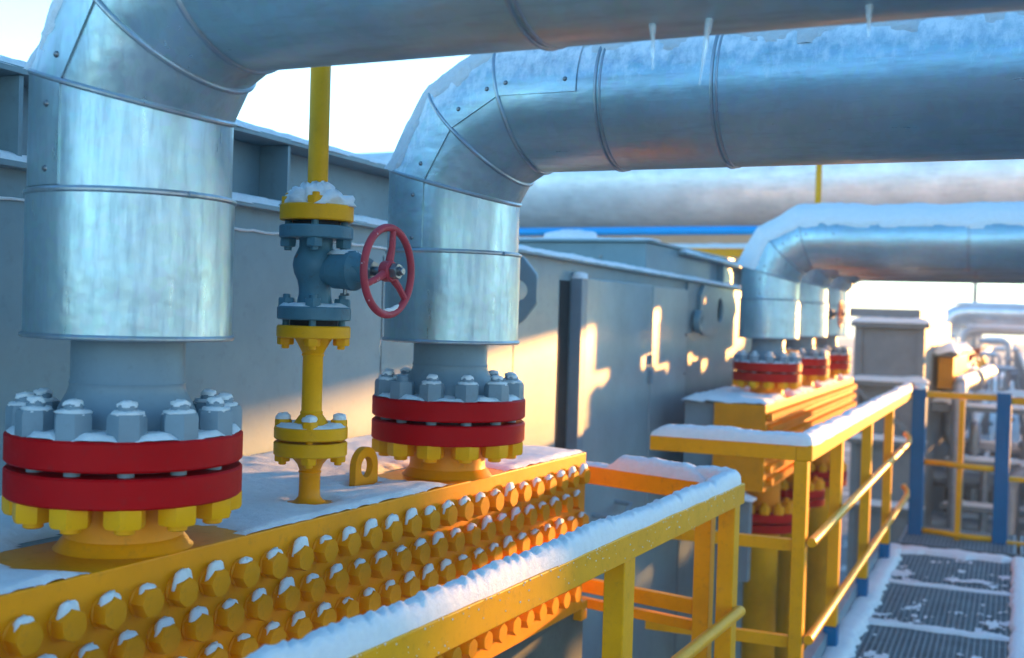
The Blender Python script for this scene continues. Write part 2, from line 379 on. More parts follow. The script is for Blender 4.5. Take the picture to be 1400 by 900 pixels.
def nut_proto():
    return None
nut_me = {}
def make_pipe(loc, zc, length, label, rz=0., frost=False, seam=True, group='sheet clad pipes rising from the headers', joints=(), clamp=1.773, zb=1.535):
    T = thing('insulated_pipe', label, 'pipe', loc, rz, group)
    rt = Route(zc - 1.164, length, zb=zb)
    zb = zb - 1.164; zcl = clamp - 1.164; ztop = rt.c[1].z
    tcl = (zcl - zb) / (ztop - zb)
    mb = MB(); rt.shell(mb, 0, PR, t0=tcl, nt=8); mb.build('cladding_sleeve', 'clad', T)
    lo = MB(); rt.shell(lo, 0, PR + .006, t0=0, t1=tcl + .012, nt=6)
    lo.add([rt.pt(0, 0, 2 * math.pi * i / 72, PR + .006) for i in range(72)] + [rt.pt(0, 0, 2 * math.pi * i / 72, .09) for i in range(72)],
           [(i, (i + 1) % 72, 72 + (i + 1) % 72, 72 + i) for i in range(72)])
    lo.build('cladding_skirt', 'clad', T)
    for sgm in (1, 2): mb = MB(); rt.shell(mb, sgm, PR, nt=2); mb.build('elbow_gore', 'cladf' if frost else 'clad', T)
    mb = MB(); rt.shell(mb, 3, PR, nt=24)
    mb.add([rt.pt(3, 1, 2 * math.pi * i / 72, PR) for i in range(72)], [tuple(range(72))])
    mb.build('cladding_pipe', 'cladf' if frost else 'cladh', T)
    for sgm in (1, 2, 3): mb = MB(); rt.ring(mb, sgm, 0, PR + .001, .0055); mb.build('seam_bead', 'bead', T)
    mb = MB(); rt.ring(mb, 0, tcl + .012, PR + .004, .006); mb.build('seam_bead', 'bead', T); mb = MB(); rt.ring(mb, 0, 0.006, PR + .007, .005); mb.build('skirt_rim', 'bead', T)
    bolt = MB(); a = BOLT0 + R(32); p = Vector((math.cos(a), math.sin(a), 0)) * (PR + .009); bolt.lathe([(.006, -.008), (.006, .008)], 10, p + Vector((0, 0, zcl + .012 * (ztop - zb))), Vector((-p.y, p.x, 0))); bolt.build('band_screw', 'bead', T)
    for x in joints:
        mb = MB(); rt.ring(mb, 3, x / length, PR + .0005, .0042); rt.ring(mb, 3, (x + .012) / length, PR, .003); mb.build('sheet_joint', 'bead', T)
    if seam:
        st = MB()
        for sgm, t0, t1 in ((0, tcl + .03, 1), (1, 0, 1), (2, 0, 1), (3, 0, .22 / length)):
            rt.shell(st, sgm, PR + .0035, 16, t0, t1, 4, R(118), R(182))
            e = [rt.pt(sgm, t0 + (t1 - t0) * i / 4, R(182), rr) for i in range(5) for rr in (PR - .002, PR + .0035)]
            st.add(e, [(2 * i, 2 * i + 1, 2 * i + 3, 2 * i + 2) for i in range(4)])
        st.build('seam_strip', 'cladf' if frost else 'clad', T)
        for sgm, ts in ((0, (tcl + .09, .9)), (1, (.25,)), (2, (.3, .85)), (3, (.03 / length, .19 / length))):
            for t in ts:
                c = rt.pt(sgm, t, R(172), PR + .003); o = rt.pt(sgm, t, R(172), PR + .03) - c
                MB().lathe([(.0062, 0), (.0058, .002), (.004, .0042), (.0012, .005)], 12, c, o).build('rivet', 'stem', T)
    nk = MB(); nk.lathe([(.132, FZ + .001), (.131, FZ + .02), (.122, FZ + .045), (.108, FZ + .07), (.104, FZ + .085), (.1055, FZ + .09), (.103, FZ + .094), (.103, FZ + .22)], 64, cap=False)
    nk.build('weld_neck', 'bluegrey', T)
    fl = MB(); flange_disc(fl, FR, FZ - .054, FZ); fl.build('flange', 'red', T)
    if 'nut' not in nut_me:
        nm = MB().hexnut((0, 0, 0), .034, .047, stud=(.0165, .017)); nm.cyl((0, 0, .001), (0, 0, -.12), .0145, 12); o = nm.build('nut', 'bluegrey', T); nut_me['nut'] = o.data
        sn = MB(); snow_dome(sn, (0, 0, .046), .030, .030, .008, 3.); snow_dome(sn, (0, 0, .061), .0165, .0165, .009, 1.3); o2 = sn.build('snow_cap', 'snow', o, smooth=70); nut_me['cap'] = o2.data
        bpy.data.objects.remove(o2); bpy.data.objects.remove(o)
    for k in range(NB):
        a = BOLT0 + k * 2 * math.pi / NB
        o = bpy.data.objects.new('nut', nut_me['nut']); COL.objects.link(o); o.parent = T; o.location = (BC * math.cos(a), BC * math.sin(a), FZ - .001); o.rotation_euler = (0, 0, random.uniform(0, 6))
        if random.random() < .9:
            c = bpy.data.objects.new('snow_cap', nut_me['cap']); COL.objects.link(c); c.parent = o; c.rotation_euler = (0, 0, random.uniform(0, 6))
    return T, rt

def flange_snow(T, seed, label, rz=0):
    """ring of snow on a flange between the nuts"""
    n, k = 120, 9; vs = []; fs = []
    for j in range(k):
        for i in range(n):
            t = 2 * math.pi * i / n; r = .125 + (FR - .004 - .125) * j / (k - 1)
            a = (t - BOLT0) % (2 * math.pi / NB); a = min(a, 2 * math.pi / NB - a) * r
            h = .011 * (1 + .6 * fbm((math.cos(t) * 3 * r / .2, math.sin(t) * 3 * r / .2, seed)))
            h *= max(0., min(1, abs(a) / .026 - .1 + .5 * fbm((t * 5, r * 40, seed)))) if r > BC else 1
            if j == k - 1: h = h * .25 - .001
            vs.append(Vector((r * math.cos(t), r * math.sin(t), FZ + (h if h > .0005 else -.003))))
    for j in range(k - 1):
        for i in range(n): fs.append((j * n + i, (j + 1) * n + i, (j + 1) * n + (i + 1) % n, j * n + (i + 1) % n))
    o = MB().add(vs, fs).build('snow', 'snow', None, smooth=70, loc=T.location); o.rotation_euler = T.rotation_euler
    return tag(o, label, 'snow', kind='stuff')

def pipe_snow(T, rt, label, thick, seed, half=60, x1=3., mat='snow', step=.016, ragged=14, segs=(1, 2, 3)):
    vs = []; fs = []; nphi = 56
    for sgm in segs:
        ln = (rt.c[sgm + 1] - rt.c[sgm]).length
        t_end = min(1, x1 / ln) if sgm == 3 else 1
        nt = max(4, int(ln * t_end / step)); base = len(vs); m = nphi + 1
        for i in range(nt + 1):
            for j in range(m):
                phi = R(90 - half - 12 + (2 * half + 24) * j / nphi); t = t_end * i / nt
                q = rt.pt(sgm, t, phi, PR)
                lim = half + ragged * fbm((q.x * 9, q.y * 2, seed)) + ragged * .8 * fbm((q.x * 30, q.y * 8, q.z * 6 + seed))
                dev = abs(math.degrees(phi) - 90)
                k = (lim - dev) / (half * .8)
                h = thick * (min(1, max(0, k)) ** .55) * (1 + .45 * fbm((q.x * 4, q.y * 4, q.z * 4 + seed))) + min(.006, thick * .45) * fbm((q.x * 34, q.y * 34, q.z * 34)) + .003 * fbm((q.x * 80, q.y * 80, q.z * 80))
                if k <= 0: h = -.004
                vs.append(rt.pt(sgm, t, phi, PR + .002 + h))
        for i in range(nt):
            for j in range(nphi):
                fs.append((base + i * m + j, base + i * m + j + 1, base + (i + 1) * m + j + 1, base + (i + 1) * m + j))
    o = MB().add(vs, fs).build('snow', mat, None, smooth=70, loc=T.location); o.rotation_euler = T.rotation_euler
    return tag(o, label, 'snow', kind='stuff')

P1, r1 = make_pipe((-1.626, 1.645, 1.164), 2.221, 4.2, 'nearest silver sheet clad pipe, its elbow arching over the top left', frost=False, joints=(.62, 1.5, 2.4), clamp=1.81, zb=1.556)
P2, r2 = make_pipe((-1.612, 2.845, 1.164), 2.181, 4.6, 'frosted silver sheet clad pipe rising beside the red handwheel', frost=True, joints=(.27, .565, 1.7, 2.8))
for T, rt, s in ((P1, r1, 1.), (P2, r2, 6.)): flange_snow(T, s, 'snow between the grey nuts of the nearest red flange' if T is P1 else 'snow between the grey nuts of the red flange beside the yellow lifting eye')
pipe_snow(P1, r1, 'thin snow along the top of the nearest silver pipe elbow', .012, 2., half=58, x1=3.2)
pipe_snow(P2, r2, 'rime and snow on the second silver pipe above the handwheel', .016, 5., half=54, x1=3.6, mat='frostsnow', ragged=17)

# module beyond: three more pipes, the whole row turned by three degrees
M2 = 3.0
d2 = Vector((-math.sin(R(M2)), math.cos(R(M2)), 0))
B2 = Vector((-1.865, 7.37, 1.125))
far_labels = ['silver pipe with thick snow on its back, first on the far header',
              'silver pipe standing between its two neighbours on the far orange header',
              'farthest of three silver pipes on the far header, beside a small red handwheel']
FP = []
for k in range(3):
    T, rt = make_pipe(tuple(B2 + d2 * 1.15 * k), 2.187 - .03, 3.4, far_labels[k], rz=M2, joints=(.95, 2.1))
    FP.append((T, rt))
    flange_snow(T, 10. + k, ['snow between the nuts of the first red flange on the far header', 'snow between the nuts of the middle red flange on the far header', 'snow between the nuts of the last red flange on the far header'][k])
    pipe_snow(T, rt, ['deep snow along the first silver pipe on the far header', 'snow along the middle silver pipe on the far header', 'snow along the last silver pipe on the far header'][k], .04, 20. + k, half=66, x1=3.3, ragged=7, step=.04)

# ------------------------------------------------------------------ headers with their plugs
ynut = None
def make_header(loc, rz, y0, y1, h, w, nozzles, label, stubs=(), detail=True):
    """local origin on the top plate, x = 0 at the middle; front face at x = w/2; nozzles = y list"""
    global ynut
    T = thing('cooler_header', label, 'header', loc, rz, 'yellow cooler headers')
    b = MB().box((-w / 2, y0, -h), (w / 2, y1, 0)); b.build('header_box', 'orange', T, bevel=.004)
    for nxo, y in nozzles:
        nz = MB(); nz.lathe([(.127, .0), (.121, .005), (.114, .016), (.107, .022), (.105, .032), (.105, .102)], 64, (nxo, y, 0), cap=False); nz.build('nozzle', 'orange', T)
        fl = MB(); flange_disc(fl, FR, FZ - .118, FZ - .064, .1); o = fl.build('flange', 'red', T, loc=(nxo, y, 0))
        g = MB(); g.lathe([(.150, FZ - .0645), (.150, FZ - .0535)], 48, cap=False); g.build('gasket', 'black', T, loc=(nxo, y, 0))
        for k in range(NB):
            a = BOLT0 + k * 2 * math.pi / NB
            if ynut is None:
                mm = MB().hexnut((0, 0, 0), .037, .035, axis=(0, 0, -1), stud=(.018, .012))
                o = mm.build('nut', 'yellow', T); ynut = o.data
            else:
                o = bpy.data.objects.new('nut', ynut); COL.objects.link(o); o.parent = T
            o.location = (nxo + BC * math.cos(a), y + BC * math.sin(a), FZ - .1175); o.rotation_euler = (0, 0, random.uniform(0, 6))
    return T
HX, HW = -1.63, .26
H1 = make_header((HX, 0, 1.164), 0, .55, 3.58, .524, HW, ((.004, 1.645), (.018, 2.845)), 'near yellow header box studded with rows of snow capped plugs', detail=True)
# plugs: hex heads on round shoulders, axis +X
pm = MB(); pm.lathe([(.0285, -.001), (.0285, .003), (.026, .005)], 28, axis=(1, 0, 0)); pm.hexnut((.004, 0, 0), .0285, .028, axis=(1, 0, 0), rot=R(30))
plug = pm.build('plug', 'orange', H1); plug_me = plug.data; bpy.data.objects.remove(plug)
caps = []
for s in range(4):
    cm = MB(); snow_dome(cm, (.0165, 0, .007), .0135, .0235, .0270 + .0015 * s, 2.7 * s + .4, lump=.14)
    c = cm.build('snow_cap', 'snow', H1, smooth=70); caps.append(c.data); bpy.data.objects.remove(c)
rest = MB(); nplug = 0
for row in range(6):
    z = 1.094 - .0756 * row - 1.164
    y = 1.293 - .089 * 8 + (.0445 if row % 2 else 0)
    while y < 3.535:
        seen = (row == 0 and y > 1.2) or (row == 1 and y > 1.3) or (row == 2 and y > 1.5) or (row == 3 and 1.75 < y < 2.7) or (row == 5 and y > 2.72)
        if seen and nplug < 100:
            nplug += 1
            o = bpy.data.objects.new('plug', plug_me); COL.objects.link(o); o.parent = H1; o.location = (HW / 2, y, z); o.rotation_euler = (R(random.uniform(-25, 25)), 0, 0)
            if row < 3 or (row == 3 and random.random() < .7):
                c = bpy.data.objects.new('snow_cap', random.choice(caps)); COL.objects.link(c); c.parent = o; c.rotation_euler = (-o.rotation_euler[0], 0, 0)
                s = (1, .98, .93, .85)[row] * random.uniform(.88, 1.08); c.scale = (1, s, s + .02)
        else:
            o2 = [Vector(v.co) + Vector((HW / 2, y, z)) for v in plug_me.vertices]; rest.add(o2, [tuple(p.vertices) for p in plug_me.polygons])
        y += .089
rest.build('remaining_plugs', 'orange', H1, kind='stuff')
# drain stub and lifting eye of the near header
SY = 2.229
def small_flange(mb, z0, z1, r=.085, bore=.02): return mb.lathe([(bore, z0), (r - .003, z0), (r, z0 + .003), (r, z1 - .003), (r - .003, z1), (bore, z1)], 56, cap=False)
mb = MB(); mb.lathe([(.044, 0), (.032, .008), (.0255, .016), (.0245, .03), (.0245, .07), (.027, .074), (.0245, .078), (.030, .092), (.042, .106), (.042, .116)], 32, (0, SY, 0), cap=False); mb.build('drain_stub', 'orange', H1)
mb = MB(); small_flange(mb, .113, .145); mb.build('stub_flange', 'yellow', H1, loc=(0, SY, 0))
BA = math.atan2(-2.229, 1.63) - R(3)
for k in range(4):
    a = BA + k * math.pi / 2
    mb = MB().hexnut((0, 0, 0), .0195, .016, axis=(0, 0, -1), stud=(.009, .008)); mb.cyl((0, 0, 0), (0, 0, .036), .0085, 10); mb.build('nut', 'yellow', H1, loc=(.064 * math.cos(a), SY + .064 * math.sin(a), .1135))
eye = [(2.53 - .052, -.003)] + [(2.53 - .052 * math.cos(R(t)), .048 + .052 * math.sin(R(t))) for t in range(0, 181, 10)] + [(2.53 + .052, -.003)]
mb = MB().prism(eye, (-.060, -.040), 'x', hole=(2.53, .048, .026)); mb.build('lifting_eye', 'orange', H1, bevel=.002)
mb = MB(); mb.box((.02, 3.582, -.565), (.13, 3.63, -.50)); mb.box((-.13, .6, -.535), (.05, 3.5, -.526)); mb.build('end_bracket', 'orange', H1, bevel=.003)

hs = [(0, 1.645, .20, .235), (0, 2.845, .17, .20), (0, 2.229, .055, .06), (-.05, 2.53, .03, .07)]
def ledge_drift(x, y): return .02 * max(0, (-.16 - x) / .35) * (1 + .5 * fbm((x * 4, y * 3, 2.)))
snow_sheet('snow lying on top of the near yellow header and back to the grey wall', -.533, .128, .56, 3.575, 0, .010, 3., holes=hs, loc=(HX, 0, 1.164), extra=ledge_drift)
mb = MB(); snow_dome(mb, (-.16, 3.47, 0), .05, .035, .05, 3.3); snow_dome(mb, (.09, 3.59, -.50), .035, .03, .022, 1.1); snow_dome(mb, (.10, 3.62, -.53), .03, .03, .02, 2.1)
tag(mb.build('snow', 'snow', None, smooth=70, loc=(HX, 0, 1.164)), 'clods of snow at the end of the near yellow header', 'snow', kind='stuff')

H2 = make_header((B2.x, B2.y, B2.z), M2, -.76, 3.0, .50, .30, ((0, 0), (0, 1.15), (0, 2.30)), 'far orange header under the three silver pipes')
mb = MB()
for row in range(6):
    y = -.70 + (.0445 if row % 2 else 0)
    while y < 2.97:
        mb.hexnut((.15, y, -.07 - .0756 * row), .027, .034, axis=(1, 0, 0)); y += .089
mb.build('plug_rows', 'orange', H2, kind='stuff')
for k in range(3):                                       # outlets hanging below the far header
    yy = 1.15 * k
    mb = MB().cyl((0, yy, -.502), (0, yy, -.72), .106, 40); mb.build('outlet_neck', 'orange', H2)
    mb = MB(); flange_disc(mb, FR, -.775, -.722, 0); mb.build('outlet_flange', 'red', H2, loc=(0, yy, 0))
    for j in range(NB):
        a = BOLT0 + j * math.pi / 6
        mb = MB().hexnut((0, 0, 0), .034, .05, stud=(.0165, .02)); mb.build('nut', 'yellow', H2, loc=(BC * math.cos(a), yy + BC * math.sin(a), -.722))
    t = thing('outlet_pipe', ['yellow standpipe with red flange, nearest below the far header', 'yellow standpipe with red flange below the middle of the far header', 'yellow standpipe with red flange at the far end below the far header'][k], 'pipe',
              tuple(B2 + d2 * yy), M2, 'yellow standpipes under the far header')
    mb = MB(); flange_disc(mb, FR, -.84, -.787, 0); mb.build('flange', 'red', t)
    mb = MB(); mb.lathe([(.13, -.842), (.106, -.9), (.106, -4.0)], 40); mb.build('standpipe', 'yellow', t)
snow_sheet('snow lying on the far orange header', -.35, .15, -.755, 2.98, 0, .03, 8., holes=[(0, 0, .17, .19), (0, 1.15, .17, .19), (0, 2.3, .17, .19)], loc=tuple(B2), rz=M2, step=.03)
# grey side frame of the second bundle, beside the header
T = thing('bundle_frame', 'grey side frame beside the end of the far orange header', 'frame', tuple(B2), M2)
MB().box((-.34, -.70, -.55), (-.153, 3.0, -.006)).build('side_plate', 'grey', T, bevel=.004)
MB().box((-.10, -.78, -1.02), (.08, -.70, -.54)).build('support_plate', 'fargrey', T, bevel=.004)
snow_strip('snow on the small support plate under the far header', [(-1.90, 6.57, .585), (-1.71, 6.58, .585)], .1, .03, 71., step=.02)

T = thing('bundle_frame', 'grey ledge between the near yellow header and the casing wall', 'frame', (HX, 0, 1.164), 0)
MB().box((-.532, .5, -.40), (-.133, 3.54, -.005)).build('side_plate', 'grey', T, bevel=.004)
T = thing('header_support', 'olive grey steel support in the dark under the near yellow header', 'support', (HX, 3.25, 0), 0)
MB().box((-.18, -1.9, -.1), (.10, .42, .624)).build('support_plate', 'olive', T, bevel=.004)
MB().box((-.2, -1.9, -.12), (.13, .5, -.1)).build('support_foot', 'olive', T)

# ------------------------------------------------------------------ spool, gate valve and vent pipe
def bolts4(T, z, h, mat, up=True, ra=.0195, long=0., snow=False, name='bolt'):
    for k in range(4):
        a = BA + k * math.pi / 2
        mb = MB().hexnut((0, 0, 0), ra, h, axis=(0, 0, 1 if up else -1), stud=(.009, .009), rot=random.uniform(0, 1))
        if long: mb.cyl((0, 0, 0), (0, 0, -long if up else long), .0085, 10)
        o = mb.build(name, mat, T, loc=(.064 * math.cos(a), .064 * math.sin(a), z))
        if snow:
            s = MB(); snow_dome(s, (0, 0, h + .002), ra * .9, ra * .9, .012, 3. * k); s.build('snow_cap', 'snow', o, smooth=70)
VX = (HX, SY, 0)
def make_spool(loc, label):
    T = thing('spool_pipe', label, 'pipe', loc, 0, 'short yellow pipes below the gate valves')
    mb = MB(); mb.lathe([(.042, 1.343), (.040, 1.352), (.030, 1.366), (.0255, 1.372), (.027, 1.376), (.0235, 1.38), (.0235, 1.505), (.0265, 1.51), (.0245, 1.514), (.034, 1.532), (.044, 1.549)], 40, cap=False); mb.build('tube', 'yellow', T)
    mb = MB(); small_flange(mb, 1.315, 1.344); mb.build('flange', 'yellow', T); bolts4(T, 1.343, .017, 'yellow', long=0., snow=True)
    mb = MB(); small_flange(mb, 1.549, 1.578); mb.build('flange', 'yellow', T); bolts4(T, 1.5495, .017, 'yellow', up=False)
    return T
def make_valve(loc, label, rz=0):
    T = thing('gate_valve', label, 'valve', loc, rz, 'gate valves with red handwheels')
    mb = MB(); mb.lathe([(.042, 1.621), (.040, 1.635), (.037, 1.65), (.037, 1.665), (.041, 1.683), (.049, 1.70), (.0525, 1.717), (.050, 1.735), (.043, 1.75), (.0385, 1.76), (.0385, 1.775), (.041, 1.780)], 44, cap=False); mb.build('body', 'valve', T)
    mb = MB(); small_flange(mb, 1.591, 1.622); mb.build('flange', 'valve', T); bolts4(T, 1.6215, .02, 'valve', long=.05)
    mb = MB(); small_flange(mb, 1.779, 1.809); mb.build('flange', 'valve', T); bolts4(T, 1.7795, .02, 'valve', up=False, long=.06)
    mb = MB(); mb.lathe([(.034, .02), (.034, .05), (.042, .056), (.043, .085), (.043, .098), (.046, .1), (.046, .112), (.041, .117), (.035, .125), (.030, .14), (.022, .146)], 36, (0, 0, 1.707), (1, .0, 0)); mb.build('bonnet', 'valve', T)
    mb = MB(); mb.hexnut((.115, 0, 1.707), .036, .03, (1, 0, 0)); mb.build('gland_nut', 'valve', T)
    mb = MB(); mb.hexnut((.142, 0, 1.707), .024, .022, (1, 0, 0)); mb.lathe([(.0105, .14), (.0105, .235)], 16, (0, 0, 1.707), (1, 0, 0)); mb.hexnut((.212, 0, 1.707), .0185, .017, (1, 0, 0), stud=(.009, .012)); mb.build('stem', 'stem', T)
    mb = MB(); mb.cyl((.085, 0, 1.665), (.085, 0, 1.652), .005, 10); mb.bar((.073, 0, 1.652), (.097, 0, 1.652), .005, .006); mb.build('grease_nipple', 'stem', T)
    ht = .2
    rim = MB(); rim.tube([(ht, .098 * math.cos(2 * math.pi * i / 64), 1.707 + .098 * math.sin(2 * math.pi * i / 64)) for i in range(64)], .0088, 12, closed=True); w = rim.build('handwheel', 'wheel', T)
    hub = MB().lathe([(.0225, -.012), (.024, -.008), (.024, .009), (.021, .013)], 24, (ht, 0, 1.707), (1, 0, 0)); hub.build('hub', 'wheel', w)
    for k in range(3):
        a = R(80 + 120 * k); mb = MB(); d = Vector((0, math.cos(a), math.sin(a))); c = Vector((ht, 0, 1.707))
        mb.tube([c + d * .018, c + d * .055 + Vector((.003, 0, 0)), c + d * .095], [.0098, .0078, .0072], 10); mb.build('spoke', 'wheel', w)
    s = MB(); vs = []
    s.tube([(ht, .0885 * math.cos(R(t)), 1.707 + .0885 * math.sin(R(t))) for t in range(262, 306, 4)], [.002, .004, .006, .006, .005, .006, .006, .005, .006, .004, .002], 8); s.build('snow_patch', 'snow', w, smooth=70)
    s = MB(); snow_dome(s, (.08, 0, 1.745), .04, .028, .009, 4.2); s.build('snow_patch', 'snow', T, smooth=70)
    for za in (1.577, 1.808): MB().lathe([(.055, za), (.055, za + .014)], 32, cap=False).build('gasket', 'black', T)
    return T
def make_vent(loc, label):
    T = thing('vent_pipe', label, 'pipe', loc, 0, 'yellow vent pipes above the gate valves')
    mb = MB(); small_flange(mb, 1.820, 1.857); mb.build('flange', 'yellow', T); bolts4(T, 1.8565, .018, 'yellow')
    mb = MB(); mb.lathe([(.04, 1.856), (.034, 1.87), (.0235, 1.89), (.0235, 3.6)], 36); mb.build('tube', 'yellow', T)
    return T
SP = make_spool(VX, 'short yellow spool pipe with two flanges below the blue gate valve')
GV = make_valve(VX, 'blue grey gate valve with pinkish red handwheel between the two near pipes')
VP = make_vent(VX, 'yellow vent pipe rising behind the nearest silver pipe from a snowy flange')
mb = MB(); snow_dome(mb, (0, 0, 1.857), .079, .079, .038, 4.4, n=32, k=8, lump=.3)
for i in range(14):
    a = random.uniform(0, 6.28); r = random.uniform(.02, .06); snow_dome(mb, (r * math.cos(a), r * math.sin(a), 1.862), random.uniform(.016, .03), random.uniform(.016, .03), random.uniform(.024, .046), i * 1.7, n=22, k=8, lump=.3)
tag(mb.build('snow', 'snow', None, smooth=179, loc=VX), 'lumpy snow heaped on the yellow flange above the blue valve', 'snow', kind='stuff')
def ring_snow(z, seed, label):
    vs = []; fs = []; n = 48
    for j in range(6):
        for i in range(n):
            t = 2 * math.pi * i / n; r = .028 + .054 * j / 5; h = .007 * (1 + .8 * fbm((math.cos(t) * r * 25, math.sin(t) * r * 25, seed)))
            vs.append(Vector((r * math.cos(t), r * math.sin(t), z + (h if j < 5 else -.001))))
    for j in range(5):
        for i in range(n): fs.append((j * n + i, (j + 1) * n + i, (j + 1) * n + (i + 1) % n, j * n + (i + 1) % n))
    tag(MB().add(vs, fs).build('snow', 'snow', None, smooth=70, loc=VX), label, 'snow', kind='stuff')
ring_snow(1.344, 2., 'snow on the lower yellow flange pair of the spool pipe'); ring_snow(1.622, 5., 'thin snow on the lower blue flange of the gate valve')
# their twins on the far header
q = B2 + d2 * 1.74
for src, lab in ((SP, 'small yellow spool pipe between the far silver pipes'), (GV, 'small gate valve with red handwheel between the last two silver pipes'), (VP, 'thin yellow vent pipe standing up behind the far silver pipes')):
    c = copy_tree(src); c.location = (q.x, q.y, B2.z - 1.164); c.rotation_euler = (0, 0, R(M2)); c['label'] = lab
mb = MB(); mb.lathe([(.03, -.005), (.0245, .01), (.0245, .113)], 20, (0, 1.74, 0)); small_flange(mb, .113, .145); 
mb.build('drain_stub', 'orange', H2)
mb = MB(); mb.lathe([(.045, -.005), (.035, .02), (.035, .20)], 24, (0, .575, 0), cap=False); mb.lathe([(.03, .19), (.09, .19), (.09, .28), (.03, .29)], 32, (0, .575, 0)); mb.build('sun_block_stub', 'orange', H2)  # added stub, tucked between the flanges to stop a stray sun patch

# ------------------------------------------------------------------ casing wall
CW = thing('cooler_casing', 'long grey steel casing wall behind the near header, with beam and door', 'casing wall', (-2.16, 2.64, 0), 3.)
def lz(s): return 1.905 - .010 * s                       # the ledge falls slightly
mb = MB(); mb.add([(0, -2.2, -1.5), (0, 7.6, -1.5), (0, 7.6, lz(7.6)), (0, -2.2, lz(-2.2)), (-1.6, -2.2, -1.5), (-1.6, 7.6, -1.5), (-1.6, 7.6, lz(7.6)), (-1.6, -2.2, lz(-2.2))],
                  [(0, 1, 2, 3), (5, 4, 7, 6), (4, 0, 3, 7), (1, 5, 6, 2), (3, 2, 6, 7), (4, 5, 1, 0)]); mb.build('wall_panel', 'grey', CW)
def slab(s0, s1, z_of, h, x0, x1): 
    m_ = MB(); z0, z1 = z_of(s0), z_of(s1)
    return m_.add([(x0, s0, z0), (x1, s0, z0), (x1, s1, z1), (x0, s1, z1), (x0, s0, z0 + h), (x1, s0, z0 + h), (x1, s1, z1 + h), (x0, s1, z1 + h)],
                  [(0, 3, 2, 1), (4, 5, 6, 7), (0, 1, 5, 4), (1, 2, 6, 5), (2, 3, 7, 6), (3, 0, 4, 7)])
slab(-2.2, 7.5, lambda s: lz(s) - .012, .014, -.1, .035).build('ledge_plate', 'grey', CW, bevel=.002)
slab(-2.2, 1.3, lambda s: lz(s) + .003, .185, -.09, -.075).build('beam_web', 'grey', CW)
slab(-2.2, 1.3, lambda s: lz(s) + .189, .016, -.12, .035).build('beam_flange', 'grey', CW, bevel=.002)
slab(4.55, 7.5, lambda s: lz(s) + .003, .15 , -.09, -.075).build('beam_web', 'grey', CW)
slab(4.55, 7.5, lambda s: lz(s) + .154, .016, -.12, .035).build('beam_flange', 'grey', CW, bevel=.002)
for s in (-.86, .145, 1.1, 5.63, 6.6):
    h = .183 if s < 3 else .148
    slab(s - .006, s + .006, lambda q: lz(s) + .004, h, -.074, .025).build('stiffener', 'grey', CW)
for s in (.757, 1.9):
    MB().box((-.002, s - .002, -.2), (.0022, s + .002, 1.8)).build('panel_seam', 'greyd', CW)
MB().box((.0, 2.43, .5), (.004, 2.56, 1.775)).build('door_gap', 'black', CW)
MB().box((.002, 2.575, .3), (.06, 2.66, 1.79)).build('door_jamb', 'bluegrey', CW, bevel=.004)
d = MB().box((.002, 2.668, .3), (.032, 3.845, 1.795)).build('door_sheet', 'door', CW, bevel=.006)
MB().box((.033, 3.80, 1.22), (.06, 3.83, 1.30)).build('door_latch', 'bluegrey', d, bevel=.004)
MB().box((.033, 3.805, 1.33), (.055, 3.83, 1.39)).build('door_latch', 'bluegrey', d, bevel=.004)
MB().tube([(.03, 2.9, .59), (.12, 2.92, .585), (.14, 3.1, .57), (.12, 3.28, .60), (.03, 3.27, .61)], .012, 10).build('door_handle', 'galv', d)
MB().box((.002, 3.875, .3), (.028, 4.65, 1.79)).build('side_sheet', 'door', CW, bevel=.006)
for z in (1.05, 1.25, 1.5): MB().lathe([(.012, 0), (.012, .006), (.006, .01)], 12, (.028, 4.62, z), (1, 0, 0)).build('screw', 'stem', CW)
MB().box((.001, 4.70, .2), (.012, 5.12, lz(4.9) - .02)).build('stiffener', 'grey', CW)
def lug(poly, x0, x1, hole, par=CW): return MB().prism(poly, (x0, x1), 'x', hole=hole).build('lifting_lug', 'grey', par, bevel=.003)
MB().prism([(.002, 1.56), (.075, 1.565), (.15, 1.66), (.15, 1.775), (.075, 1.862), (.002, 1.862)], (1.78, 1.803), 'y', hole=(.065, 1.71, .042)).build('lifting_lug', 'grey', CW, bevel=.003)
lug([(4.95, 1.50), (5.2, 1.49), (6.02, 1.60), (6.05, 1.72), (5.9, 1.80), (4.95, 1.835)], .012, .036, (5.5, 1.665, .085))
MB().lathe([(.03, 0), (.03, .03), (.05, .04), (.07, .04), (.075, .03), (.075, 0)], 32, (.03, 4.87, 1.585), (1, 0, 0), cap=False).build('lug_ring', 'grey', CW)
MB().lathe([(.03, 0), (.03, .03), (.07, .04), (.085, .03), (.085, 0)], 32, (.002, 5.0, .70), (1, 0, 0), cap=False).build('lug_ring', 'grey', CW)
for s in (4.7, 5.35): MB().box((.001, s - .004, -1.2), (.004, s + .004, .95)).build('panel_seam', 'greyd', CW)
M3 = Matrix.Rotation(R(3), 4, 'Z')
def cw(x, s, z): return tuple(Vector((-2.16, 2.64, 0)) + (M3 @ Vector((x, s, z))))
snow_strip('ridge of snow along the ledge of the grey casing wall', [cw(-.02, s, lz(s) + .002) for s in (-2.2, 0, 2.5, 5, 7.5)], .10, .022, 31., step=.025)
snow_strip('snow on the top flange of the grey wall beam, upper left', [cw(-.045, s, lz(s) + .205) for s in (-2.2, 1.28)], .15, .022, 33., step=.025)
snow_strip('snow on the far stretch of beam behind the first far silver pipe', [cw(-.045, s, lz(s) + .17) for s in (4.56, 7.48)], .15, .022, 35., step=.03)
vs = MB()
pts = [cw(.004, .0 + s * .03 - 2.0, 1.835 - .007 * s * .03 + .01 - .0) for s in range(0, 108)]
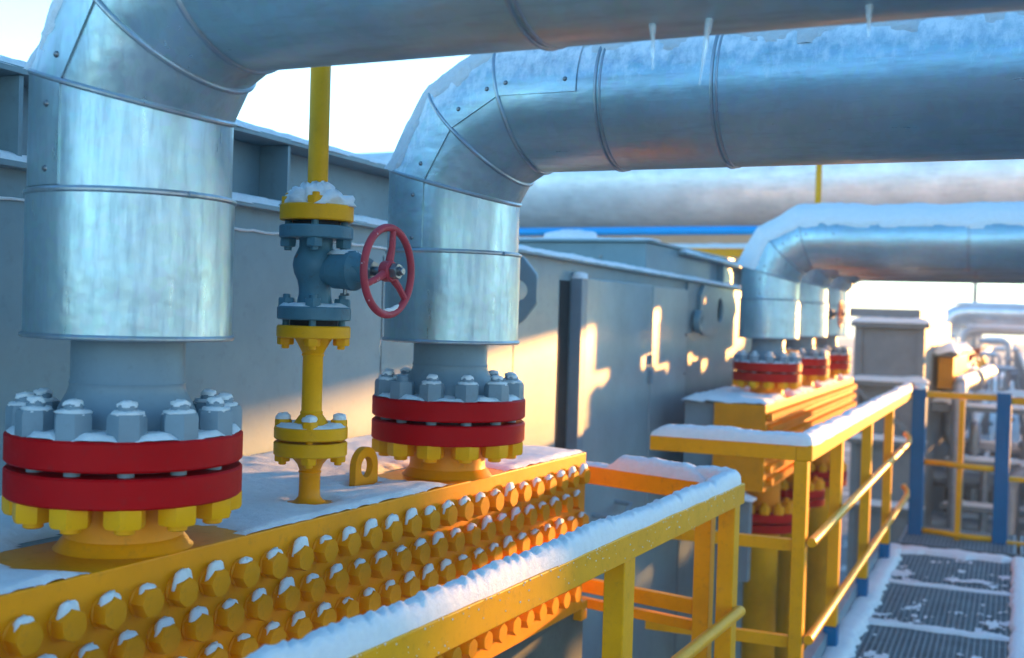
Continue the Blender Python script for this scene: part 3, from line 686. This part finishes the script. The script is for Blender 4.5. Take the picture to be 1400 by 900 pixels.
vs.tube([Vector(p) + Vector((0, 0, .004 * fbm((i * .5, 2, 1)))) for i, p in enumerate(pts)], [.004 + .002 * fbm((i * .7, 0, 4)) for i in range(len(pts))], 6)
tag(vs.build('snow', 'snow', None, smooth=70), 'thin broken line of snow clinging to a weld bead on the grey wall', 'snow', kind='stuff')
mb = MB(); snow_dome(mb, cw(.03, 2.615, 1.79), .04, .05, .03, 2.); tag(mb.build('snow', 'snow', None, smooth=70), 'small snow cap on the jamb of the grey door', 'snow', kind='stuff')

# box of the next bay behind the wall
T = thing('plenum_box', 'pale blue grey box rising behind the casing wall under a blue pipe', 'plenum', (-2.385, 6.5, 0), 3)
MB().box((-3.2, 0, .5), (0, 2.2, 2.045)).build('box_panel', 'grey', T, bevel=.004)
MB().box((-3.22, -.03, 2.047), (.02, 2.2, 2.062)).build('lid_plate', 'grey', T, bevel=.002)
for x in (-.5, -.28): MB().lathe([(.012, 0), (.008, .008)], 10, (x, -.001, 1.96), (0, -1, 0)).build('screw', 'stem', T)
snow_strip('thin snow along the lid of the pale box behind the wall', [(-5.4, 6.55, 2.063), (-2.34, 6.55, 2.063)], .16, .012, 37., step=.04)
mb = MB(); snow_dome(mb, (-2.92, 6.62, 2.066), .19, .12, .062, 6., n=32, k=8, lump=.15); tag(mb.build('snow', 'snow', None, smooth=70), 'loaf of snow on the pale box below the blue pipe', 'snow', kind='stuff')

# ------------------------------------------------------------------ guard rails
def rail_thing(label, loc, rz): return thing('guardrail', label, 'railing', loc, rz)
RW = .066
G1 = rail_thing('near yellow guardrail under a ridge of snow, cutting across the lower right', (-.033, 0, 0), 0)
MB().bar((-1.0, .4, 1.058), (-1.0, 3.72, 1.058), RW, RW).build('top_rail', 'rail', G1, bevel=.004)
cr = Vector((-1.62, 3.86, 1.056))
MB().bar((-1.033, 3.686, 1.058), cr, RW * .9, RW).build('top_rail', 'rail', G1, bevel=.004)
for y in (1.05, 2.70): MB().bar((-1.0, y, -.05), (-1.0, y, 1.026), .055, .075, (0, 1, 0)).build('post', 'rail', G1, bevel=.004)
MB().bar((-1.0, 3.66, -.05), (-1.0, 3.66, 1.026), .055, .06, (0, 1, 0)).build('post', 'rail', G1, bevel=.004)
MB().bar((-1.09, 3.70, -.05), (-1.09, 3.70, 1.024), .055, .055, (0, 1, 0)).build('post', 'rail', G1, bevel=.004)
MB().tube([(-.955, .4, .68), (-.955, 3.66, .69)], .019, 14).build('mid_rail', 'rail', G1)
MB().tube([(-.955, .4, .33), (-.955, 3.66, .33)], .019, 14).build('mid_rail', 'rail', G1)
MB().bar((-1.12, 3.705, .672), (-1.62, 3.80, .672), .03, .05).build('mid_rail', 'rail', G1, bevel=.003)
MB().bar((-1.12, 3.735, .602), (-1.62, 3.83, .602), .03, .034).build('mid_rail', 'rail', G1, bevel=.003)
snow_strip('ridge of snow along the near yellow guardrail and round its corner', [(-1.033, .4, 1.091), (-1.033, 3.69, 1.091), (-1.203, 3.728, 1.091)], .056, .040, 41., step=.008, na=22, grain=1.7, ragged=.10, taper=.06, lip=.002)
snow_strip('thick broken snow on the short cross rail at the near corner', [(-1.113, 3.70, 1.09), (-1.655, 3.858, 1.09)], .060, .042, 47., step=.012, na=14, gaps=[(.38, .7)])

mb = MB()
for i in range(260):
    y = random.uniform(.6, 3.6); z = 1.090 - .06 * random.random() ** 2.2; r = random.uniform(.0009, .0026); c = Vector((-.9998, y, z))
    mb.add([c + Vector(v) * r for v in ((1, 0, 0), (0, 1, .2), (0, -1, .1), (.2, 0, 1), (.1, 0, -1), (-.6, 0, 0))], [(0, 1, 3), (0, 3, 2), (0, 2, 4), (0, 4, 1), (5, 3, 1), (5, 2, 3), (5, 4, 2), (5, 1, 4)])
tag(mb.build('snow', 'snow', None, smooth=0), 'crumbs of snow stuck to the face of the near yellow guardrail', 'snow', kind='stuff')
G2 = rail_thing('second yellow guardrail leading away along the walkway to the blue post', (-1.055, 4.84, .012), 2.8)
LN = 4.52
MB().bar((0, -.033, 1.065), (0, LN - .06, 1.065), RW, RW).build('top_rail', 'rail', G2, bevel=.004)
MB().bar((-.034, 0, 1.065), (-.65, -.02, 1.065), RW, RW).build('top_rail', 'rail', G2, bevel=.004)
for y in (0, .98, 2.16, 3.33): 
    MB().bar((-.012, y, .12 if y else -.2), (-.012, y, 1.032), .055, .07, (0, 1, 0)).build('post', 'rail', G2, bevel=.004)
    if y: MB().bar((-.012, y, -.12), (-.012, y, .119), .062, .078, (0, 1, 0)).build('post_foot', 'blue', G2, bevel=.003)
for z in (.70, .30):
    MB().tube([(.04, -.02, z), (.04, LN - .25, z + .02), (.03, LN - .17, z + .05), (.0, LN - .1, z + .06), (-.0, LN - .04, z + .06)], .02, 14).build('mid_rail', 'rail', G2)
    MB().bar((-.03, 0, z - .02), (-.65, -.02, z - .02), .035, .05).build('mid_rail', 'rail', G2, bevel=.003)
snow_strip('thick snow on the second yellow guardrail, front and side', [(-.645, -.018, 1.099), (0, 0, 1.099), (0, LN - .04, 1.099)], .07, .048, 51., step=.016, loc=(-1.055, 4.84, .012), rz=2.8, ragged=.12, na=14)

G3 = rail_thing('yellow gate with curved bars between the two blue posts at the walkway end', (-1.20, 9.44, 0), 0)
for x in (0, .60): MB().box((x - .05, -.05, -.05), (x + .05, .045, 1.115)).build('gate_post', 'blue', G3, bevel=.005)
MB().bar((.045, 0, 1.075), (.57, 0, 1.075), .045, .045).build('top_rail', 'rail', G3, bevel=.003)
for z in (.545, -.03 + .05):
    MB().tube([(.045 + .525 * t / 12, -.10 * math.sin(math.pi * t / 12) + .0, z + .02 - .03 * abs(t / 12 - .3)) for t in range(13)], .022, 12).build('curved_bar', 'rail', G3)
MB().bar((.31, -.085, -.05), (.31, -.05, 1.05), .04, .03, (0, 1, 0)).build('middle_bar', 'rail', G3, bevel=.003)
G4 = rail_thing('yellow rail running right from the second blue post at the picture edge', (-.565, 9.44, 0), 0)
for z in (1.06, .48, .0): MB().bar((0, 0, z), (1.4, .0, z), .045, .05 if z > 1 else .035).build('rail_bar', 'rail', G4, bevel=.003)
MB().bar((1.38, 0, -.1), (1.38, 0, 1.03), .05, .05, (0, 1, 0)).build('post', 'rail', G4, bevel=.003)
snow_strip('snow on the rail right of the second blue post', [(-.64, 9.44, 1.10), (.8, 9.44, 1.09)], .085, .045, 57., step=.03)
mb = MB(); snow_dome(mb, (-1.20, 9.44, 1.114), .055, .055, .04, 8.); tag(mb.build('snow', 'snow', None, smooth=70), 'snow cap on the first blue post', 'snow', kind='stuff')

# ------------------------------------------------------------------ walkway of steel grating
WK = thing('walkway', 'steel grating walkway with snow along its joints', 'walkway', (-1.072, 5.724, 0), 3.3, kind='structure')
PW, PL = .80, 1.09
gm = MB()
nb = 27
for i in range(nb): x = .02 + (PW - .04) * i / (nb - 1); gm.box((x - .0028, .012, -.032), (x + .0028, PL - .012, 0))
for j in range(20): y = .03 + (PL - .06) * j / 19; gm.box((.014, y - .003, -.012), (PW - .014, y + .003, -.002))
gm.box((0, 0, -.034), (PW, .0119, .003)); gm.box((0, PL - .0119, -.034), (PW, PL, .003)); gm.box((0, .012, -.034), (.0139, PL - .012, .003)); gm.box((PW - .0139, .012, -.034), (PW, PL - .012, .003))
g0 = gm.build('grating_panel', 'galv', WK, smooth=0)
first = True
for cx in (0, .83, 1.66):
    for k in range(-6, 3):
        y = .80 + k * PL - .02
        if first: g0.location = (cx, y, 0); first = False; continue
        o = bpy.data.objects.new('grating_panel', g0.data); COL.objects.link(o); o.parent = WK; o.location = (cx, y, 0)
MB().box((-.10, -6, -.06), (-.05, 3.2, .10)).build('kick_plate', 'bluegrey', WK)
MB().box((-.048, -6, -.16), (-.004, 3.2, -.04)).build('side_beam', 'greyd', WK)
MB().box((-.1, 3.075, -.06), (2.4, 3.10, .03)).build('kick_plate', 'greyd', WK)
for y in (-3, -1, 1, 3): MB().box((-.1, y - .05, -.25), (2.6, y + .05, -.06)).build('cross_beam', 'greyd', WK)
M33 = Matrix.Rotation(R(3.3), 4, 'Z')
def wk(x, y, z=0): return tuple(Vector((-1.072, 5.724, 0)) + (M33 @ Vector((x, y, z))))
snow_strip('snow lying along the left edge of the grating walkway', [wk(.0, -3.5, .003), wk(.0, 3.07, .003)], .13, .035, 61., ragged=.7, step=.02)
snow_strip('snow lying along the right joint of the grating walkway', [wk(.815, -3.5, .003), wk(.815, 3.07, .003)], .08, .03, 63., ragged=.7, step=.02)
for i, (k, lab) in enumerate(((2.95, 'snow drift along the far end of the grating walkway'), (1.87, 'farther of the two snow lines across the grating'), (.78, 'nearer of the two snow lines across the grating'))):
    snow_strip(lab, [wk(.0, k, .002), wk(.8, k, .002)], (.16, .045, .055)[i], (.035, .014, .018)[i], 65. + i * 3, ragged=.9, step=.02)
def patchy(x, y): return .0
for i, (y0, y1, lab) in enumerate(((1.9, 2.9, 'patchy snow on the last grating panel'), (.82, 1.83, 'patchy snow on the middle grating panel'), (-.28, .74, 'patchy snow on the nearest visible grating panel'))):
    vs = []; fs = []; nx, ny = 46, 60
    for a in range(ny + 1):
        for c in range(nx + 1):
            x = .02 + .76 * c / nx; y = y0 + (y1 - y0) * a / ny
            h = .05 * (fbm((x * 5 + i * 7, y * 5, 3.)) + .45 * fbm((x * 30, y * 30, 1.)) - .02 - .5 * max(0, min(1, (y - y0) / .5 - .35))) + .0
            vs.append(Vector(wk(x, y, min(h, .012) if h > 0 else -.012)))
    for a in range(ny):
        for c in range(nx):
            qd = (a * (nx + 1) + c, a * (nx + 1) + c + 1, (a + 1) * (nx + 1) + c + 1, (a + 1) * (nx + 1) + c)
            if all(vs[t].z > 0 for t in qd): fs.append(qd)
    if fs: tag(MB().add(vs, fs).build('snow', 'snow', None, smooth=70), lab, 'snow', kind='stuff')

# ------------------------------------------------------------------ icicles under the nearest pipe
for x, y, ln, lean, lab in ((-.588, 1.60, .075, .002, 'leftmost of the three icicles under the nearest pipe'), (-.503, 1.60, .10, -.012, 'longest icicle under the nearest pipe, leaning slightly'), (-.285, 1.60, .05, .0, 'short icicle under the nearest pipe, right of the other two')):
    k = 9; zt = 2.227 - math.sqrt(PR ** 2 - .045 ** 2) + .004
    pts = [(x + lean * t / k + .001 * fbm((t, x * 9, 1)), y, zt - ln * t / k) for t in range(k + 1)]
    tag(MB().tube(pts, [.0056 * (1 - .85 * t / k) * (1 + .35 * fbm((t * .9, x * 30, 2))) for t in range(k + 1)], 10).build('icicle', 'ice'), lab, 'icicle', 'icicles under the nearest pipe')
tag(MB().tube([(-1.76, 2.72, 1.540), (-1.765, 2.72, 1.515), (-1.762, 2.72, 1.49)], [.003, .002, .0006], 8).build('icicle', 'ice'), 'tiny icicle under the left rim of the second pipe jacket', 'icicle')

# ------------------------------------------------------------------ background plant
def run(name, label, cat, pts, r, mat='farpipe', group=None, snow=0., fillet=None, flanges=()):
    pts = [Vector(p) for p in pts]; f = fillet or r * 2.6; path = [pts[0]]
    for i in range(1, len(pts) - 1):
        a, b_, c = pts[i - 1], pts[i], pts[i + 1]; d0 = (a - b_).normalized(); d1 = (c - b_).normalized(); ff = min(f, (a - b_).length * .45, (c - b_).length * .45)
        for t in range(9):
            t = t / 8; path.append((b_ + d0 * ff) * (1 - t) ** 2 + b_ * 2 * t * (1 - t) + (b_ + d1 * ff) * t ** 2)
    path.append(pts[-1])
    T = thing(name, label, cat, (0, 0, 0), 0, group)
    MB().tube(path, r, 28).build('tube', mat, T)
    for p, d in flanges:
        d = Vector(d); MB().lathe([(r * 1.7, -.03), (r * 1.7, .03)], 24, p, d).build('flange', mat, T)
    if snow:
        for i in range(len(pts) - 1):
            if abs((pts[i + 1] - pts[i]).normalized().z) < .3:
                a, b_ = pts[i], pts[i + 1]; d = (b_ - a).normalized()
                s = snow_strip('', [a + d * r + Vector((0, 0, r * .86)), b_ - d * r + Vector((0, 0, r * .86))], r * 1.2, snow, 80. + i, parent=T, step=max(.05, (b_ - a).length / 120), na=8, name='snow_cover')
    return T
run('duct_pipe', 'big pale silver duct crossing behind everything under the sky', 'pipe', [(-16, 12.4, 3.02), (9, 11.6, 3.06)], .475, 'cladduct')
mb = MB()
T = bpy.data.objects[-1] if False else None
run('blue_pipe', 'slim bright blue pipe running level behind the pale box', 'pipe', [(-8.5, 10.0, 2.352), (-1.9, 10.0, 2.378)], .038, 'skyblue')
T = thing('yellow_beam', 'yellow beam under snow left of the far silver pipes', 'beam', (0, 0, 0)); MB().box((-4.2, 10.5, 2.17), (-1.9, 10.6, 2.25)).build('beam_bar', 'rail', T, bevel=.004)
snow_strip('snow on the yellow beam behind the far pipes', [(-4.2, 10.55, 2.252), (-1.9, 10.55, 2.252)], .1, .04, 77., step=.05)
T = thing('cooler_casing', 'pale grey casing far behind the blue pipe, under the big duct', 'casing wall', (-3.35, 13.2, 0), 0)
MB().box((-8, 0, -3.4), (0, 3, 2.66)).build('wall_panel', 'grey', T); MB().box((-8.03, -.03, 2.663), (.03, 3, 2.69)).build('roof_plate', 'grey', T)
# third cooler module
T = thing('cooler_casing', 'grey framed casing end with snowy ledges beyond the far header', 'casing wall', (-2.17, 12.0, 0), 0)
MB().box((0, .03, -2.5), (.67, 2.2, 1.62)).build('wall_panel', 'fargrey', T)
for x in (0, .60): MB().box((x, 0, -2.5), (x + .07, .05, 1.62)).build('corner_post', 'fargrey', T, bevel=.004)
for z in (1.56, .98, .40, -.25): MB().box((-.03, -.05, z), (.72, .05, z + .05)).build('ledge_beam', 'fargrey', T, bevel=.004)
MB().box((-.1, .02, 1.66), (.62, 2.2, 1.745)).build('roof_box', 'fargrey', T, bevel=.004)
MB().bar((.0, -.03, .98), (.66, -.03, .45), .03, .05).build('brace', 'fargrey', T)
for z, lab in ((1.61, 'snow on the upper ledge of the far grey casing'), (1.03, 'snow on the middle ledge of the far grey casing'), (.45, 'snow on the lower ledge of the far grey casing'), (-.2, 'snow on the lowest ledge of the far grey casing')):
    snow_strip(lab, [(-2.2, 12.0, z + .001), (-1.45, 12.0, z + .001)], .14, .05, 90. + z * 3, step=.04)
T = thing('cooler_header', 'distant yellow header end right of the grey framed casing', 'header', (-1.45, 12.6, 0), 0)
MB().box((.0, .1, .95), (.15, 1.6, 1.27)).build('header_box', 'orange', T, bevel=.004)
MB().box((-.04, .0, .72), (.2, 2, .80)).build('ledge_plate', 'fargrey', T)
MB().box((-.06, .02, 1.285), (.2, 1.8, 1.30)).build('top_plate', 'fargrey', T)
snow_sheet('snow on the distant yellow header', -1.5, -1.26, 12.62, 14.4, 1.302, .09, 5., step=.06); snow_sheet('snow shelf below the distant yellow header', -1.5, -1.26, 12.6, 14.6, .802, .07, 9., step=.06)
arch = ['distant pale pipe arch over the corridor, nearest and largest', 'second pale pipe arch over the corridor', 'third pale pipe arch over the corridor', 'fourth pale pipe arch, small in the distance', 'last and smallest pale pipe arch of the corridor']
for k, y in enumerate((26.5, 30, 36, 44, 54)):
    xl = -2.93 - .065 * (y - 26.5); xr = xl + 2.3; zz = 1.86 - .03 * k
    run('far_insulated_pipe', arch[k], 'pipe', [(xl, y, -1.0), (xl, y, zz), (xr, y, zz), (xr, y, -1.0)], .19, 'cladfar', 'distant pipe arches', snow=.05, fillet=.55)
    if k < 4: run('far_insulated_pipe', ['slim pipe arch slung under the nearest pale arch', 'slim pipe arch slung under the second pale arch', 'slim pipe arch slung under the third pale arch', 'slim pipe arch slung under the fourth pale arch'][k], 'pipe', [(xl + .3, y + 1, -1.0), (xl + .3, y + 1, zz - .38), (xr - .3, y + 1, zz - .38), (xr - .3, y + 1, -1.0)], .09, 'farpipe', 'slim distant pipe arches', snow=.04, fillet=.3)
# corridor with pipework
cor = [
    ('process_pipe', 'grey pipe loop that drops and turns right behind the yellow gate', [(-1.42, 13.6, 1.2), (-1.42, 13.6, .28), (.5, 13.4, .28)], .075),
    ('process_pipe', 'grey pipe running level low behind the gate bars', [(-1.5, 13.2, -.02), (1.2, 13.2, -.02)], .1),
    ('process_pipe', 'lower grey pipe running level under its twin behind the gate', [(-1.5, 13.1, -.5), (1.2, 13.1, -.5)], .12),
    ('process_pipe', 'upright grey pipe right of the gate middle bar', [(-.72, 12.7, -2.5), (-.72, 12.7, .15), (.8, 12.7, .15)], .085),
    ('process_pipe', 'upright pipe in shade left of the gate middle bar', [(-1.22, 12.5, -2.5), (-1.22, 12.5, 1.0), (-1.22, 16.5, 1.0)], .07),
    ('process_pipe', 'thick upright pipe at the right edge behind the rail', [(-.32, 11.6, -2.5), (-.32, 11.6, .95), (-.32, 19, .95)], .09),
    ('process_pipe', 'slim pipe beside the thick upright at the right edge', [(-.08, 12.6, -2.5), (-.08, 12.6, 1.05), (-.08, 22, 1.05)], .06),
    ('process_pipe', 'long pipe running away on the left of the corridor', [(-1.40, 13.5, .86), (-2.75, 36, .9)], .07),
    ('process_pipe', 'long lower pipe running away on the left of the corridor', [(-1.62, 14.2, .55), (-2.95, 36, .58)], .10),
    ('process_pipe', 'long pipe running away on the right of the corridor', [(-.55, 14, .70), (-1.9, 36, .75)], .08),
    ('process_pipe', 'upper long pipe running away on the right of the corridor', [(-.30, 15, 1.0), (-1.6, 36, 1.05)], .09),
]
for i, (n_, lab, pts, r) in enumerate(cor): run(n_, lab, 'pipe', pts, r, 'farpipe', 'grey pipes of the far corridor', snow=.035, flanges=[((Vector(pts[-2]) * .6 + Vector(pts[-1]) * .4), Vector(pts[-1]) - Vector(pts[-2]))])
more = [('first', -1.30, 13.0, .95, .045), ('second', -1.12, 13.2, .55, .05), ('third', -.98, 12.9, .2, .04), ('fourth', -.62, 13.4, .62, .05), ('fifth', -.50, 12.6, .40, .06), ('sixth', -.15, 13.0, .8, .05)]
for n_, x, y, z, r in more: run('process_pipe', n_ + ' slim upright pipe from the left behind the yellow gate, bending away', 'pipe', [(x, y, -2.6), (x, y, z), (x - .25, y + 5, z)], r, 'farpipe', 'slim upright pipes behind the gate', snow=.03, flanges=[((x, y, z - .25), (0, 0, 1)), ((x, y, z - .85), (0, 0, 1))])
for n_, y, z in (('upper', 12.85, .72), ('middle', 12.75, .18), ('lower', 12.7, -.28)):
    T = thing('cable_tray', n_ + ' snowy cable tray crossing behind the yellow gate', 'cable tray', (0, y, z), 0, 'cable trays behind the gate')
    MB().box((-1.38, 0, 0), (.9, .16, .05)).build('tray', 'fargrey', T)
    snow_strip('', [(-1.36, .08, .051), (.88, .08, .051)], .14, .035, z * 9 + 3, parent=T, step=.05, na=8, name='snow_cover')
rnd = random.Random(5)
for k in range(16):
    y = rnd.uniform(16.5, 27); x = -.075 * y - .55 + rnd.choice((-1, 1)) * rnd.uniform(.45, .95); z = rnd.uniform(.5, 1.35); r = rnd.uniform(.03, .06)
    run('process_pipe', 'thin upright pipe among the blurred pipework of the far corridor', 'pipe', [(x, y, -1.5), (x, y, z), (x + rnd.choice((-.5, .5)), y + .2, z)], r, 'farpipe', 'thin upright pipes of the far corridor', snow=.04, flanges=[((x, y, z - .3), (0, 0, 1))])
T = thing('far_walkway', 'snow covered deck leading away down the far corridor', 'walkway', (0, 0, 0), 0, kind='structure')
MB().add([(-1.42, 14.6, .05), (-.72, 14.6, .05), (-2.35, 42, .05), (-3.1, 42, .05), (-1.42, 14.6, -.1), (-.72, 14.6, -.1), (-2.35, 42, -.1), (-3.1, 42, -.1)], [(0, 1, 2, 3), (7, 6, 5, 4), (0, 4, 5, 1), (1, 5, 6, 2), (2, 6, 7, 3), (3, 7, 4, 0)]).build('deck', 'snow', T)
for x0, x1, lab in ((-1.45, -3.1, 'distant grey handrail on the left of the snowy deck'), (-.70, -2.33, 'distant grey handrail on the right of the snowy deck')):
    T = thing('far_handrail', lab, 'railing', (0, 0, 0))
    for z in (.5, 1.02): MB().tube([(x0, 15, z), (x1, 40, z)], .022, 8).build('rail_bar', 'fargrey', T)
    for k in range(12):
        t = k / 11 * .9; x = x0 + (x1 - x0) * t; MB().bar((x, 15 + 25 * t, -.02), (x, 15 + 25 * t, 1.0), .035, .035, (0, 1, 0)).build('post', 'fargrey', T)
# valves along the corridor pipes that catch the sun
vt = thing('corridor_valve', 'small orange yellow valve among the pipes of the far corridor, nearest of a row', 'valve', (-1.49, 15.0, .865), 0, 'valves down the far corridor')
MB().lathe([(.14, -.16), (.14, -.12), (.08, -.11), (.1, 0), (.08, .11), (.14, .12), (.14, .16)], 20, axis=(0, 1, 0)).build('body', 'orange', vt)
MB().cyl((0, 0, .05), (0, 0, .26), .04, 14).build('bonnet', 'red', vt); MB().tube([(.1 * math.cos(i * .3927), .1 * math.sin(i * .3927), .27) for i in range(16)], .014, 8, closed=True).build('handwheel', 'red', vt)
for k, lab in ((1, 'second orange yellow valve down the far corridor'), (2, 'third orange yellow valve down the far corridor'), (3, 'fourth orange yellow valve down the far corridor'), (4, 'last orange yellow valve down the far corridor')):
    c = copy_tree(vt); c.location = (-1.49 - .138 * k, 15 + 2.3 * k, .865); c['label'] = lab
T = thing('sun_blocker', 'added unseen vessel standing right of the walkway end', 'blocker', (1.05, 9.5, 0))  # column added out of view so its shadow covers the header front
MB().lathe([(.33, -3.5), (.33, 3.9), (.26, 4.1), (.05, 4.2)], 40).build('shell', 'cladfar', T)
T = thing('sun_blocker', 'second added unseen vessel standing behind the tall slim one', 'blocker', (2.12, 9.9, 0))  # second added column, shades the near stretch of the guardrail
MB().lathe([(.5, -3.5), (.5, 3.2), (.4, 3.4), (.05, 3.5)], 40).build('shell', 'cladfar', T)
# low skids that fill the corridor below deck level
for (x0, y0, x1, y1, z1, lab) in ((-1.5, 14.3, 1.1, 14.58, -.02, 'dark equipment skid behind the grey pipes of the gate'), (-2.6, 14.7, -1.55, 15.6, .3, 'grey equipment box left of the snowy deck, nearer one'), (-3.0, 17.0, -1.85, 18.2, .42, 'grey equipment box left of the snowy deck, second one'), (-3.3, 20.0, -2.1, 21.5, .5, 'grey equipment box left of the snowy deck, third one'),
                                (-.55, 14.7, .6, 16.5, .35, 'grey equipment box right of the snowy deck, nearer one'), (-.75, 18.0, .5, 20.5, .45, 'grey equipment box right of the snowy deck, farther one')):
    T = thing('equipment_box', lab, 'equipment', ((x0 + x1) / 2, y0, 0), 0, 'equipment boxes of the far corridor')
    w_ = (x1 - x0) / 2
    MB().box((-w_, 0, -3.4), (w_, y1 - y0, z1)).build('housing', 'greyd' if z1 < 0 else 'fargrey', T, bevel=.01)
    MB().box((-w_ + .08, -.012, z1 - .75), (w_ - .08, -.001, z1 - .12)).build('front_panel', 'fargrey', T)
    if z1 > 0: snow_sheet('snow on the ' + lab, x0, x1, y0, y1, z1 + .002, .06, 3. + x0, step=.08)
T = thing('cooler_casing', 'low grey casing added unseen on the right to shade the corridor', 'casing wall', (1.25, 13.0, 0), 3)  # added low row, out of view, keeps the corridor deck in shade
MB().box((0, 0, -3.4), (1.6, 30, 1.0)).build('wall_panel', 'fargrey', T); MB().box((-.03, -.03, 1.003), (1.63, 30, 1.03)).build('roof_plate', 'fargrey', T)
# a mast and a far block on the horizon
T = thing('lamp_mast', 'thin grey mast standing on the horizon under the far pipe', 'mast', (-3.0, 34, 0)); MB().cyl((0, 0, -3), (0, 0, 4.5), .06, 10).build('pole', 'fargrey', T)
T = thing('far_tank', 'pale round roofed tank seen beyond the wall, upper middle', 'tank', (-16.5, 26, 0)); MB().lathe([(2.6, -3.4), (2.6, 4.4), (1.5, 4.75), (.2, 4.9)], 48).build('shell', 'cladfar', T)

# ------------------------------------------------------------------ plant ground
g = MB(); n = 40; vs = []; fs = []
xs = [-290, -120, -60] + [-30 + 2 * i for i in range(26)] + [50, 120, 190]
for y in [-95, -40] + [-12 + 2.5 * i for i in range(33)] + [100, 180, 340]:
    for x in xs: vs.append(Vector((x, y, -3.4 + .06 * fbm((x * .2, y * .2, 1)))))
m_ = len(xs)
for j in range(len(vs) // m_ - 1):
    for i in range(m_ - 1): fs.append((j * m_ + i, j * m_ + i + 1, (j + 1) * m_ + i + 1, (j + 1) * m_ + i))
gr = g.add(vs, fs).build('ground', 'groundsnow', smooth=60); tag(gr, 'trampled snow on the plant ground far below', 'ground', kind='structure')

# frosty air
hm = bpy.data.materials.new('frost_air'); hm.use_nodes = True; hn = hm.node_tree; hn.nodes.clear()
ho = hn.nodes.new('ShaderNodeOutputMaterial'); hv = hn.nodes.new('ShaderNodeVolumePrincipled')
hv.inputs['Color'].default_value = (.86, .95, 1, 1); hv.inputs['Density'].default_value = .0040; hv.inputs['Anisotropy'].default_value = .15
hn.links.new(hv.outputs[0], ho.inputs['Volume']); MT['haze'] = hm
tag(MB().box((-300, -100, -5.2), (200, 350, 6.5)).build('haze', 'haze', smooth=0), 'thin frosty haze hanging in the air of the plant', 'haze', kind='stuff')

# ------------------------------------------------------------------ light, sky, camera
SUN_AZ, SUN_EL = R(18), R(5.1)            # azimuth from +Y towards +X
w = bpy.data.worlds.new('World'); scn.world = w; w.use_nodes = True; nt = w.node_tree; nt.nodes.clear()
sky = nt.nodes.new('ShaderNodeTexSky'); sky.sky_type = 'NISHITA'; sky.sun_disc = False; sky.sun_elevation = SUN_EL; sky.sun_rotation = SUN_AZ
sky.air_density = 1.0; sky.dust_density = .3; sky.ozone_density = 3.5
bg = nt.nodes.new('ShaderNodeBackground'); bg.inputs[1].default_value = .11; wo = nt.nodes.new('ShaderNodeOutputWorld')
tint = nt.nodes.new('ShaderNodeVectorMath'); tint.operation = 'MULTIPLY_ADD'; tint.inputs[1].default_value = (.38, .90, 1.04); tint.inputs[2].default_value = (.10, .22, .34)
tcw = nt.nodes.new('ShaderNodeTexCoord'); sxw = nt.nodes.new('ShaderNodeSeparateXYZ'); nt.links.new(tcw.outputs['Generated'], sxw.inputs[0])
az = nt.nodes.new('ShaderNodeMath'); az.operation = 'ABSOLUTE'; nt.links.new(sxw.outputs[2], az.inputs[0])
om = nt.nodes.new('ShaderNodeMath'); om.operation = 'SUBTRACT'; om.inputs[0].default_value = 1; nt.links.new(az.outputs[0], om.inputs[1])
pw = nt.nodes.new('ShaderNodeMath'); pw.operation = 'POWER'; pw.inputs[1].default_value = 5; nt.links.new(om.outputs[0], pw.inputs[0])
veil = nt.nodes.new('ShaderNodeVectorMath'); veil.operation = 'MULTIPLY_ADD'; veil.inputs[0].default_value = (3.4, 4.0, 3.9)      # frost haze lying over the horizon
cx = nt.nodes.new('ShaderNodeCombineXYZ'); [nt.links.new(pw.outputs[0], cx.inputs[i]) for i in range(3)]; nt.links.new(cx.outputs[0], veil.inputs[1])
nt.links.new(sky.outputs[0], tint.inputs[0]); nt.links.new(tint.outputs[0], veil.inputs[2]); nt.links.new(veil.outputs[0], bg.inputs[0]); nt.links.new(bg.outputs[0], wo.inputs[0])
sl = bpy.data.lights.new('sun', 'SUN'); sl.energy = 3.4; sl.angle = R(1.2); sl.color = (1., .47, .12)
so = bpy.data.objects.new('sun', sl); COL.objects.link(so)
sd = Vector((math.sin(SUN_AZ) * math.cos(SUN_EL), math.cos(SUN_AZ) * math.cos(SUN_EL), math.sin(SUN_EL)))
so.rotation_euler = sd.to_track_quat('Z', 'Y').to_euler(); so.location = sd * 30

cam = bpy.data.cameras.new('camera'); co = bpy.data.objects.new('camera', cam); COL.objects.link(co); scn.camera = co
yaw, pit, roll = math.atan(800 / 1600), R(-.97), R(1.72)
f = Vector((-math.sin(yaw) * math.cos(pit), math.cos(yaw) * math.cos(pit), math.sin(pit)))
r0 = f.cross(Vector((0, 0, 1))).normalized(); u0 = r0.cross(f)
rr = r0 * math.cos(roll) + u0 * math.sin(roll); uu = u0 * math.cos(roll) - r0 * math.sin(roll)
mw = Matrix(((rr.x, uu.x, -f.x, 0), (rr.y, uu.y, -f.y, 0), (rr.z, uu.z, -f.z, 1.63), (0, 0, 0, 1)))
co.matrix_world = mw
cam.sensor_width = 36; cam.sensor_fit = 'HORIZONTAL'; cam.lens = 36 * 1600 / 1400; cam.clip_start = .05; cam.clip_end = 2000
cam.dof.use_dof = True; cam.dof.focus_distance = 2.6; cam.dof.aperture_fstop = 3.5
scn.view_settings.view_transform = 'Standard'; scn.view_settings.look = 'None'; scn.view_settings.gamma = 1; scn.view_settings.exposure = 2.55
scn.render.engine = 'CYCLES'; scn.cycles.max_bounces = 8; scn.cycles.use_denoising = True
scn.cycles.sample_clamp_indirect = 6
